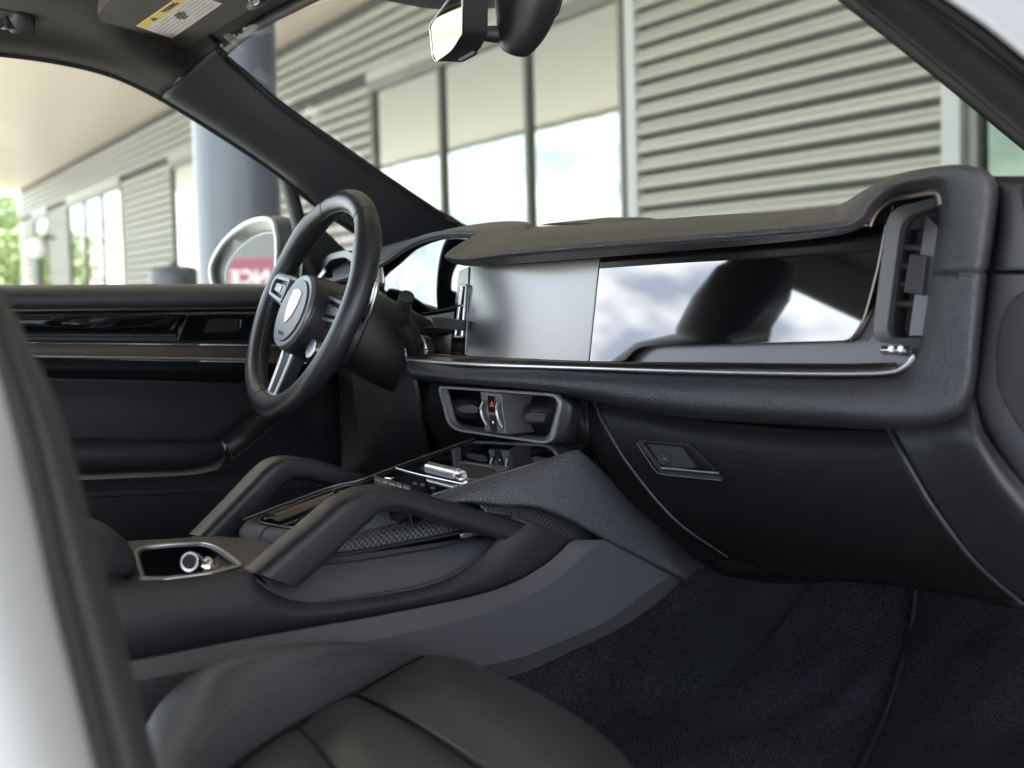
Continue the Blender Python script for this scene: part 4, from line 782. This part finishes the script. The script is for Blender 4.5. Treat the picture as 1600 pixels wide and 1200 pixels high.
# grab handles
def grab(name, pts, x, hw, label):
    t = thing(name, X(*pts[0], x), label, 'grab handle', 'console grab handles')
    P = [X(u, v, x) for u, v in pts]
    sweep('handle_bar', P, [(hw * .80, hw)] * len(P), 'leather', t, n=80, m=28, up=(0, -.75, .66) if 0 else (1, 0, 0), power=2.7)
    return t, P
def grab2(name, upper_px, lower_px, x, dx, label):
    t = thing(name, X(*upper_px[0], x), label, 'grab handle', 'console grab handles')
    A = [Vector((*p, 0)) for p in upper_px]; B_ = [Vector((*p, 0)) for p in lower_px]
    n = 70; A = cr(A, n); B_ = cr(B_, n); G = []
    for a, b_ in zip(A, B_):
        pa, pb = X(a.x, a.y, x), X(b_.x, b_.y, x); c = (pa + pb) / 2; h = (pa - pb) / 2; row = []
        for k in range(28):
            an = 2 * math.pi * k / 28; ca, sa = math.cos(an), math.sin(an); pw = 2 / 4.2
            row.append(c + h * math.copysign(abs(sa) ** pw, sa) + Vector((1, 0, 0)) * dx * math.copysign(abs(ca) ** pw, ca))
        G.append(row)
    def capc(r): return [sum(r, Vector()) / len(r)] * len(r)
    G = [[p.copy() for p in capc(G[0])]] + G + [[p.copy() for p in capc(G[-1])]]
    me = grid_mesh('handle_bar', G, closed_v=True)
    bm = bmesh.new(); bm.from_mesh(me); bmesh.ops.remove_doubles(bm, verts=bm.verts, dist=1e-6); bmesh.ops.recalc_face_normals(bm, faces=bm.faces); bm.to_mesh(me); bm.free()
    link('handle_bar', me, 'leather_handle', t, sharp=50)
    return t, A
hn, An = grab2('grab_handle', [(388, 893), (430, 857), (480, 816), (520, 782), (545, 769), (566, 760), (592, 757), (625, 762), (680, 777), (740, 795), (806, 814)], [(452, 916), (494, 880), (532, 843), (562, 816), (578, 802), (594, 795), (612, 795), (640, 803), (680, 816), (722, 828), (770, 842)], .163, .026, 'near black leather grab handle on the passenger side of the console')
sweep('piping', [X(a.x + 1, a.y + 1.0, .150) for a in An[1:44:3]], .0019, 'satin', hn, n=60, m=8)
hf, Af = grab2('grab_handle', [(303, 836), (340, 798), (380, 757), (405, 731), (425, 717), (448, 712), (480, 716), (520, 727), (575, 744)], [(372, 838), (392, 812), (410, 787), (424, 767), (436, 755), (452, 748), (482, 751), (520, 762), (575, 780)], -.115, .024, 'far black leather grab handle on the driver side of the console')
sweep('piping', [X(a.x + 1, a.y + 1.0, -.125) for a in Af[1:40:3]], .0017, 'satin', hf, n=50, m=8)
slab('handle_foot', [X(u, v, -.118) for u, v in rnd([(297, 839), (318, 833), (372, 838), (360, 850), (300, 850)], 4)], (.04, 0, 0), 'taupe', hf, .003)
# centre tray pad running up to the gloss panel
fa, fb = X(366, 818, -.075), X(640, 716, -.075); na = X(432, 846, .075)
tx = (fb - fa).normalized(); ty = Vector((1, 0, 0)); tz = ty.cross(tx).normalized()
tz = -tz if tz.z < 0 else tz
def T(a, b_, c): return fa + tx * a + ty * b_ + tz * c
def rrect(a0, a1, b0, b1, r, k=6): return rnd([(a0, b0), (a1, b0), (a1, b1), (a0, b1)], r, k)
LT = (fb - fa).length
def loop(a0, a1, b0, b1, r, z): return [T(p[0], p[1], z) for p in rrect(a0, a1, b0, b1, r)]
tray = loftloops('tray_pad', [loop(.012, LT * .62, .012, .138, .05, -.055), loop(-.004, LT * .62, -.004, .154, .05, -.050), loop(-.012, LT * .62, -.012, .162, .055, -.030), loop(-.010, LT * .62, -.010, .160, .055, -.010), loop(-.002, LT * .62, -.002, .152, .05, -.001), loop(.010, LT * .62, .010, .140, .045, .001), loop(.016, LT * .61, .016, .134, .04, -.002)], 'leather_soft', con, False)
loftloops('tray_liner', [loop(.015, LT * .61, .015, .135, .04, .0005), loop(.022, LT * .60, .022, .128, .035, -.004), loop(.026, LT * .595, .026, .124, .033, -.026)], 'gloss', tray, True)
sweep('tray_trim', loop(.0155, LT * .61, .0155, .1345, .04, .0012)[::1], .0010, 'silver_dark', tray, n=70, m=6, closed=True, up=tuple(tz))
sweep('pad_stitch', [T(.05, -.0125, -.028), T(.05, -.011, -.008), T(.05, .0, .000), T(.05, .009, .0015)], .0008, 'rubber', tray, n=16, m=6)
sweep('pad_stitch', [T(.0 - .0115, .075, -.030), T(-.0095, .075, -.010), T(.0, .075, .0), T(.010, .075, .0015)], .0009, 'rubber', tray, n=16, m=6)
slab('tray_clip', [T(.215, .060, .004), T(.222, .060, .004), T(.222, .075, .004), T(.215, .075, .004)], -tz * .028, 'chrome', tray, .001)
gp0 = LT * .625
def ga(u, v, lift=0.):                            # a point of the sloping gloss panel
    p = PL(u, v, fa + tz * lift, tz); return p
panel = slab('gloss_panel', [ga(u, v, .003) for u, v in [(520, 766), (588, 742), (745, 684), (910, 694), (868, 716), (690, 770), (640, 800)]], -tz * .02, 'gloss', con, .002)
sweep('panel_edge', [ga(u, v, .0045) for u, v in [(380, 812), (470, 778), (520, 760), (560, 751), (588, 741), (660, 714), (742, 685)]], .0018, 'silver_dark', panel, n=40, m=8)
sweep('panel_edge', [ga(u, v, .0045) for u, v in [(676, 773), (760, 747), (820, 729), (868, 714)]], .0015, 'silver_dark', panel, n=20, m=8)
sweep('panel_seam', [ga(u, v, .0038) for u, v in [(618, 731), (650, 740), (690, 749), (722, 756)]], .0009, 'silver', panel, n=20, m=6)
for i in range(5):
    u0 = 585 + i * 11.4; v0 = 742.5 + i * 3.3
    slab('switch_key', [ga(u, v, .008) for u, v in [(u0, v0), (u0 + 10.2, v0 + 3.0), (u0 + 9.0, v0 + 9.0), (u0 - .8, v0 + 6.0)]], -tz * .006, 'silver', panel, .001)
slab('roller_well', [ga(u, v, .0036) for u, v in rnd([(655, 733), (668, 722), (736, 742), (722, 754)], 4)], -tz * .002, 'plastic_dark', panel, 0)
rl = sweep('volume_roller', [ga(671, 731, .010), ga(716, 742, .010)], .0085, 'silver', panel, n=14, m=24, straight=True)
for k in (-.3, .3, .9): sweep('roller_groove', [ga(671, 731, .010) + tz * .0085 * math.sin(k + .8) - tx * .0085 * math.cos(k + .8), ga(716, 742, .010) + tz * .0085 * math.sin(k + .8) - tx * .0085 * math.cos(k + .8)], .0007, 'plastic', rl, n=6, m=6, straight=True)
sweep('roller_cap', [ga(717, 742, .010), ga(722, 743.5, .010)], .0075, 'chrome', rl, n=6, m=20, straight=True)
ck = ring('key_recess', [ga(u, v, .005) for u, v in rnd([(712, 727), (722, 719), (800, 730), (790, 736), (748, 750), (728, 748)], 5)], [ga(u, v, .005) for u, v in rnd([(716, 728), (724, 722), (772, 730), (778, 737), (748, 747), (730, 746)], 5)], -tz * .004, 'silver_dark', panel, .0008)
slab('recess_floor', [ga(u, v, .0038) for u, v in rnd([(716, 728), (724, 722), (772, 730), (778, 737), (748, 747), (730, 746)], 5)], -tz * .001, 'plastic_dark', ck, 0)
for u, v in ((648, 755), (660, 757), (676, 762)): slab('touch_mark', [ga(u + 3 * math.cos(t) * 1.4, v + 2.2 * math.sin(t), .0034) for t in [2 * math.pi * q / 12 for q in range(12)]], -tz * .0006, 'plastic_grey', panel, 0)
# cup holder plate
pz = X(330, 899, .155).z
def H(u, v, dz=0.): return Z(u, v, pz + dz)
plate_o = rnd([(100, 925), (95, 845), (214, 848), (330, 838), (470, 842), (470, 886), (386, 894)], 4)
cupo = rnd([(222, 905), (208, 858), (262, 851), (326, 849), (350, 862), (378, 884), (330, 896), (260, 905)], [6, 20, 20, 20, 16, 8, 6, 6], 5)
cupi = [((u - 292) * .93 + 290, (v - 878) * .90 + 878.5) for u, v in cupo]
plate = ring('cup_plate', [H(u, v) for u, v in rnd([(90, 925), (80, 845), (190, 846), (330, 838), (440, 842), (416, 868), (388, 892), (240, 912)], [4, 4, 10, 10, 4, 4, 4, 4], 5)], [H(u, v) for u, v in cupo], (0, 0, -.004), 'taupe', con, .0006)
sweep('cup_rim', [H(u, v, .002) for u, v in cupo[::2]], (.003, .0025), 'silver', plate, n=80, m=8, closed=True)
sweep('cup_rim', [H(u, v, .000) for u, v in cupi[::2]], (.002, .002), 'silver_dark', plate, n=80, m=8, closed=True)
loftloops('cup_well', [[H(u, v, -.001) for u, v in cupo], [H(u, v, -.006) for u, v in cupi], [H((u - 290) * .93 + 288, (v - 878) * .9 + 878, -.01) + Vector((0, 0, -.06)) for u, v in cupi]], 'plastic', plate)
slab('cup_insert', [H(u, v, -.005) for u, v in rnd([(336, 872), (342, 866), (376, 884), (346, 893), (330, 895)], 4)], (0, 0, -.03), 'satin_deep', plate, .003)
slab('button_pad', [H(u, v, .0) for u, v in rnd([(332, 890), (346, 879), (362, 880), (376, 886), (352, 894)], 4)], (0, 0, -.01), 'plastic', plate, .002)
ring('button_symbol', [H(u, v, .0012) for u, v in rnd([(344, 887), (351, 885), (353, 889), (346, 891)], 1)], [H(u, v, .0012) for u, v in rnd([(346, 887.5), (350, 886.2), (351, 888.6), (347, 890)], 1)], (0, 0, -.0008), 'white', plate, 0)
lt = thing('power_socket_plug', H(318, 888, -.01), 'small chrome plug standing in the cup holder', 'plug')
sweep('plug_body', [H(330, 890, -.004), H(322, 887, .003), H(312, 882, .008), H(301, 879, .014)], [(.010, .010), (.013, .013), (.0075, .0075), (.0125, .0125)], 'chrome', lt, n=26, m=24)
sweep('plug_ring', [H(300, 878.8, .0145), H(296, 877.6, .0165)], .0115, 'chrome', lt, n=6, m=24, straight=True)
tube('plug_face', H(296.4, 877.7, .0164), H(294.8, 877.2, .0173), .0085, 'plastic', lt, 24, .0005)
ring('side_button', [H(u, v, -.012) for u, v in rnd([(293, 864), (301, 862), (297, 878), (288, 880)], 2)], [H(u, v, -.012) for u, v in rnd([(295, 866), (299, 865), (296, 876), (291, 877)], 1.5)], (0, 0, -.004), 'silver_dark', plate, 0)
# arm rest lid at the left
al = [[(-80, 800, -.06), (-80, 790, .03), (-80, 830, .12), (-80, 905, .13)], [(60, 800, -.06), (70, 792, .03), (80, 828, .12), (80, 908, .13)], [(130, 808, -.06), (148, 812, .03), (160, 838, .12), (150, 906, .13)], [(160, 822, -.05), (188, 836, .03), (196, 856, .115), (180, 900, .125)], [(176, 850, -.04), (206, 862, .03), (212, 878, .11), (200, 898, .115)], [(180, 880, -.03), (208, 888, .03), (211, 896, .10), (196, 905, .10)]]
ar = patch('armrest_lid', [[X(u, v, x) for u, v, x in r] for r in al], 'leather', con, 50, 30, .02)
for k in (0, 4): sweep('lid_stitching', [X(u, v + k, x + .002) for u, v, x in [(100, 806, .045), (150, 820, .045), (184, 842, .045), (202, 864, .045), (207, 884, .05)]], .0007, 'silver', ar, n=40, m=6)
box('tunnel_core', (.01, 1.03, .68), (.20, .75, .20), 'plastic_dark', con, .02)

# ================================================================ PASSENGER SEAT
seat = thing('passenger_seat', (.45, .9, .56), 'black leather passenger seat cushion with perforated bolster in the foreground', 'car seat')
zs = .775
def FL(t): return [[(u, v, .767 + (z - .767) * .55 if z > .767 else z) for u, v, z in q] for q in t]
bo = [[(190, 1260, .70), (205, 1215, .775), (262, 1228, .800), (330, 1240, .760)], [(236, 1150, .71), (246, 1106, .790), (304, 1152, .806), (362, 1202, .764)], [(305, 1080, .72), (314, 1046, .822), (366, 1100, .812), (418, 1163, .765)], [(385, 1040, .72), (394, 1017, .832), (430, 1068, .813), (468, 1131, .766)], [(475, 1022, .72), (482, 1004, .828), (518, 1044, .805), (556, 1083, .767)], [(560, 1020, .72), (568, 1005, .806), (594, 1028, .790), (618, 1050, .766)], [(628, 1040, .72), (638, 1026, .766), (648, 1032, .764), (656, 1036, .758)]]
patch('bolster', [[Z(u, v, z) for u, v, z in r] for r in bo], 'leather_perf', seat, 80, 40, .012)
sweep('bolster_piping', [Z(u, v, .770) for u, v in [(330, 1238), (364, 1201), (420, 1162), (468, 1131), (512, 1106), (557, 1083), (618, 1049), (660, 1027)]], .0022, 'leather_dark', seat, n=60, m=8)
sweep('cushion_piping', [Z(u, v, .7715) for u, v in [(557, 1085), (602, 1106), (660, 1138), (725, 1181), (780, 1219)]], .0020, 'leather_dark', seat, n=40, m=8)
fr = [[(546, 1084, .766), (592, 1058, .769), (634, 1034, .769), (662, 1022, .764), (680, 1030, .72)], [(600, 1104, .770), (640, 1080, .788), (690, 1046, .787), (722, 1030, .765), (745, 1045, .71)], [(660, 1136, .770), (705, 1104, .789), (760, 1072, .785), (800, 1064, .755), (815, 1080, .70)], [(725, 1178, .768), (780, 1140, .787), (840, 1106, .780), (880, 1106, .745), (890, 1124, .69)], [(780, 1216, .765), (850, 1180, .783), (905, 1150, .772), (950, 1156, .735), (955, 1175, .68)], [(830, 1262, .755), (900, 1226, .772), (950, 1200, .760), (988, 1200, .725), (990, 1215, .67)], [(860, 1310, .72), (930, 1270, .74), (970, 1240, .73), (1000, 1236, .70), (1000, 1250, .65)]]
patch('thigh_support', [[Z(u, v, z) for u, v, z in r] for r in FL(fr)], 'leather_seat', seat, 60, 36, .03)
ce = [[(463, 1134, .766), (500, 1108, .779), (535, 1092, .780), (557, 1086, .767)], [(500, 1170, .768), (545, 1140, .784), (580, 1116, .785), (602, 1107, .768)], [(540, 1222, .768), (600, 1185, .784), (640, 1155, .785), (660, 1140, .768)], [(590, 1290, .768), (655, 1245, .784), (700, 1205, .785), (724, 1182, .768)], [(640, 1350, .768), (710, 1300, .784), (750, 1250, .785), (780, 1220, .768)]]
patch('seat_insert', [[Z(u, v, z) for u, v, z in r] for r in FL(ce)], 'leather_seat', seat, 44, 26, .03)
cr_ = [[(370, 1200, .766), (400, 1178, .774), (440, 1150, .776), (462, 1136, .766)], [(400, 1250, .767), (440, 1220, .779), (475, 1190, .780), (498, 1172, .768)], [(440, 1330, .767), (490, 1290, .779), (520, 1255, .780), (538, 1226, .768)]]
patch('rear_insert', [[Z(u, v, z) for u, v, z in r] for r in FL(cr_)], 'leather_seat', seat, 36, 26, .03)
box('cushion_base', (.42, .62, .645), (.36, .60, .12), 'plastic', seat, .03)
for p in ((.30, .5), (.54, .5), (.30, .85), (.54, .85)): box('seat_rail', (p[0], p[1], .58), (.04, .12, .05), 'plastic_dark', seat, .005)
# driver seat, mostly outside the frame; it shows in the gloss panel
ds = thing('driver_seat', (-.40, .75, .56), 'black leather driver seat, seen only as a dark reflection in the gloss panel', 'car seat')
def loopz(cx, cy, z, a, b_, k=3.0): return [Vector((cx + a * math.copysign(abs(math.cos(t)) ** (2 / k), math.cos(t)), cy + b_ * math.copysign(abs(math.sin(t)) ** (2 / k), math.sin(t)), z)) for t in [2 * math.pi * q / 32 for q in range(32)]]
def seat_back(t, cx, dy, k=1.0):
    loftloops('backrest', [loopz(cx, .74 + dy, .74, .19 * k, .075), loopz(cx, .735 + dy, .95, .195 * k, .08), loopz(cx, .70 + dy, 1.10, .19 * k, .08), loopz(cx, .66 + dy, 1.20, .17 * k, .075), loopz(cx, .60 + dy, 1.28, .13 * k, .06), loopz(cx, .57 + dy, 1.31, .07 * k, .03)], 'leather_seat', t)
    loftloops('headrest', [loopz(cx, .56 + dy, 1.30, .06, .03), loopz(cx, .50 + dy, 1.335, .11, .055), loopz(cx, .45 + dy, 1.42, .12, .055), loopz(cx, .41 + dy, 1.50, .10, .045), loopz(cx, .40 + dy, 1.53, .05, .02)], 'leather_seat', t)
seat_back(ds, -.40, 0)
seat_back(seat, .42, -.46, 1.12)  # backrest out of view, added to keep light from behind off the dash
box('cushion', (-.40, .86, .68), (.42, .50, .14), 'leather_seat', ds, .04)
box('seat_frame', (-.40, .80, .585), (.36, .5, .06), 'plastic_dark', ds, .01)

# ================================================================ SILL-SIDE CARPET
fm = thing('sill_carpet', (.4, 1.4, .55), 'dark sill-side carpet at the right edge of the passenger footwell', 'floor mat')  # dark carpet beside the sill, not the loose mat
def fz(y):
    for (y0, z0), (y1, z1) in zip(fl, fl[1:]):
        if y0 <= y <= y1: return z0 + (z1 - z0) * (y - y0) / (y1 - y0)
    return .55
ed = cr([Z(u, v, .562) for u, v in [(1475, 965), (1462, 1000), (1432, 1058), (1398, 1115), (1352, 1185), (1300, 1270)]], 24)
ed = [ed[0] + Vector((.03, .30, 0)), ed[0] + Vector((.006, .12, 0))] + ed
rows = [[Vector((p.x + (.79 - p.x) * k, p.y, fz(p.y) + (.010 if k > .02 else .004) + .004 * math.sin(p.y * 30 + k * 9) * k)) for k in (0, .03, .25, .5, .75, 1)] for p in ed]
patch('sill_pile', rows, 'mat', fm, 60, 30, .006)
sweep('carpet_binding', [Vector((p.x, p.y, fz(p.y) + .010)) for p in ed[::3]], .0042, 'plastic', fm, n=50, m=8)
# ================================================================ SUN VISOR, MIRROR, ROOF HANDLE
vis = thing('sun_visor', Z(280, 40, 1.66), 'charcoal cloth driver sun visor with warning label folded up under the roof', 'sun visor')
vo_ = rnd([(148, 22), (168, 48), (228, 76), (246, 82), (256, 77), (288, 79), (302, 70), (405, 8), (520, -60), (300, -110), (215, -45)], [14, 18, 14, 6, 5, 8, 10, 30, 20, 20, 20], 5)
slab('visor_body', [Z(u, v, 1.655) for u, v in vo_], (0, 0, .02), 'visor', vis, .007, 4)
lab_m = bpy.data.materials.new('printed_label'); lab_m.use_nodes = True
M['label'] = lab_m; lab_m.node_tree.nodes['Principled BSDF'].inputs['Base Color'].default_value = (.74, .69, .66, 1)
lc = [Vector(p) for p in ((213, 41), (269, 60), (347, 6), (291, -13))]
def LB(a, b_): return lc[0] * (1 - a) * (1 - b_) + lc[1] * a * (1 - b_) + lc[2] * a * b_ + lc[3] * (1 - a) * b_
def LQ(a0, a1, b0, b1, dz): return [Z(*LB(a, b_).xy[:], 1.655 - dz) for a, b_ in ((a0, b0), (a1, b0), (a1, b1), (a0, b1))] if False else [Z(LB(a, b_).x, LB(a, b_).y, 1.655 - dz) for a, b_ in ((a0, b0), (a1, b0), (a1, b1), (a0, b1))]
warn = slab('warning_label', LQ(0, 1, 0, 1, .001), (0, 0, .0008), 'label', vis, 0)
slab('label_heading', LQ(0, .25, 0, 1, .0016), (0, 0, .0005), 'yellow', warn, 0)
M['grey_print'] = mat('grey_print', (.42, .39, .38), .6)
M['black_print'] = mat('black_print', (.04, .04, .04), .6)
for i in range(6):
    a = .34 + i * .105
    slab('print_line', LQ(a, a + .03, .05, .40 + .03 * (i % 3), .0016), (0, 0, .0005), 'grey_print', warn, 0)
    slab('print_line', LQ(a, a + .03, .56, .95 - .04 * (i % 2), .0016), (0, 0, .0005), 'grey_print', warn, 0)
for a, b0, b1 in ((.42, .45, .56), (.50, .43, .58), (.58, .42, .55), (.66, .44, .53)): slab('pictogram', LQ(a, a + .055, b0, b1, .002), (0, 0, .0005), 'black_print', warn, 0)
hb = LQ(.04, .21, .30, .9, .0019)
mtx = frame((hb[0] + hb[2]) / 2, hb[3] - hb[0], -(hb[1] - hb[0]))
if mtx.to_3x3().col[2].z > 0: mtx = frame((hb[0] + hb[2]) / 2, hb[3] - hb[0], hb[0] - hb[1])
text('heading_text', 'WARNING', .016, mtx, 'black_print', warn, .0002)
tri = LQ(.05, .20, .20, .30, .0019); slab('warning_triangle', [tri[0].lerp(tri[1], .98), tri[3].lerp(tri[2], .98), tri[0].lerp(tri[3], .5)], (0, 0, .0004), 'black_print', warn, 0)
hg = sweep('visor_hinge', [Z(393, 6, 1.655), Z(400, 3, 1.65), Z(408, -3, 1.65), Z(414, -12, 1.655)], .010, 'plastic', vis, n=16, m=14)
sweep('hinge_ring', [Z(397 + 7 * math.cos(t), 1 + 6 * math.sin(t), 1.641) for t in [2 * math.pi * q / 10 for q in range(10)]], .0015, 'silver', hg, n=30, m=8, closed=True)
rh = thing('roof_grab_handle', Z(30, 20, 1.66), 'black roof grab handle at the top left corner', 'grab handle')
sweep('handle_bar', [X(-70, -5, -.60), X(-30, 2, -.60), X(0, 6, -.60), X(18, 8, -.605), X(30, 14, -.61), X(34, 30, -.63), X(34, 46, -.645)], [(.014, .012), (.014, .012), (.014, .012), (.015, .014), (.018, .016), (.020, .016), (.020, .012)], 'plastic', rh, n=50, m=20, power=3)
slab('handle_base', [X(u, v, -.630) for u, v in rnd([(6, 6), (50, 4), (53, 47), (8, 44)], 5)], (-.02, 0, 0), 'plastic', rh, .004)
rv = thing('rear_view_mirror', Y(740, 60, 1.33), 'black-backed interior rear-view mirror with pale reflection hanging from the windscreen', 'mirror')
mg = rnd([(672, 42), (700, 3), (735, -42), (735, -60), (722, -20), (722, 52), (706, 79), (681, 96), (676, 90)], [6, 10, 4, 4, 10, 6, 10, 5, 5], 4)
mgp = rnd([(671, 40), (703, -4), (722, -30), (722, 52), (706, 79), (681, 96), (676, 88)], [8, 14, 6, 8, 12, 4, 6], 4)
mp0 = Y(700, 45, 1.32); mn = Vector((-.2, -.96, -.18)).normalized()
def MP(u, v, off=0.): return PL(u, v, mp0 + mn * off, mn)
hs = slab('mirror_housing', [MP(u, v, -.004) for u, v in [((a - 700) * 1.02 + 701, (b_ - 40) * 1.02 + 40) for a, b_ in mgp]], (.012, .036, .0), 'plastic', rv, .005)
slab('mirror_glass', [MP(u, v, .0) for u, v in mgp], -mn * .003, 'rear_mirror', rv, .0006)
sweep('mirror_edge', [MP(u, v, .0005) for u, v in mgp[::2]], .0011, 'silver', rv, n=70, m=6, closed=True, up=tuple(mn))
slab('mirror_button', [MP(u, v, .001) + Vector((.004, .012, 0)) for u, v in rnd([(702, 92), (726, 78), (729, 83), (706, 96)], 2)], (0, .006, 0), 'plastic_dark', rv, .001)
sweep('mirror_back', [Y(738, -30, 1.37), Y(744, 20, 1.37), Y(744, 55, 1.37), Y(738, 80, 1.37)], [(.012, .012), (.014, .014), (.014, .014), (.006, .008)], 'plastic', rv, n=30, m=14)
sweep('ball_joint', [Y(748, 52, 1.375), Y(766, 53, 1.39), Y(784, 54, 1.405)], [(.010, .010), (.012, .012), (.013, .013)], 'plastic', rv, n=16, m=20)
mt = [[(-60, .050), (-20, .055)], ]
sweep('sensor_housing', [Y(828, -60, 1.44), Y(825, -10, 1.43), Y(818, 30, 1.425), Y(808, 60, 1.42), Y(800, 78, 1.42), Y(798, 84, 1.42)], [(.060, .045), (.052, .042), (.042, .036), (.032, .028), (.020, .018), (.006, .006)], 'plastic', rv, n=40, m=28, power=2.6, up=(0, 1, 0))
slab('bracket', [Y(u, v, 1.455) for u, v in rnd([(740, -60), (880, -60), (858, 22), (846, 30), (770, 10)], 6)], (0, .02, 0), 'rubber', rv, .004)
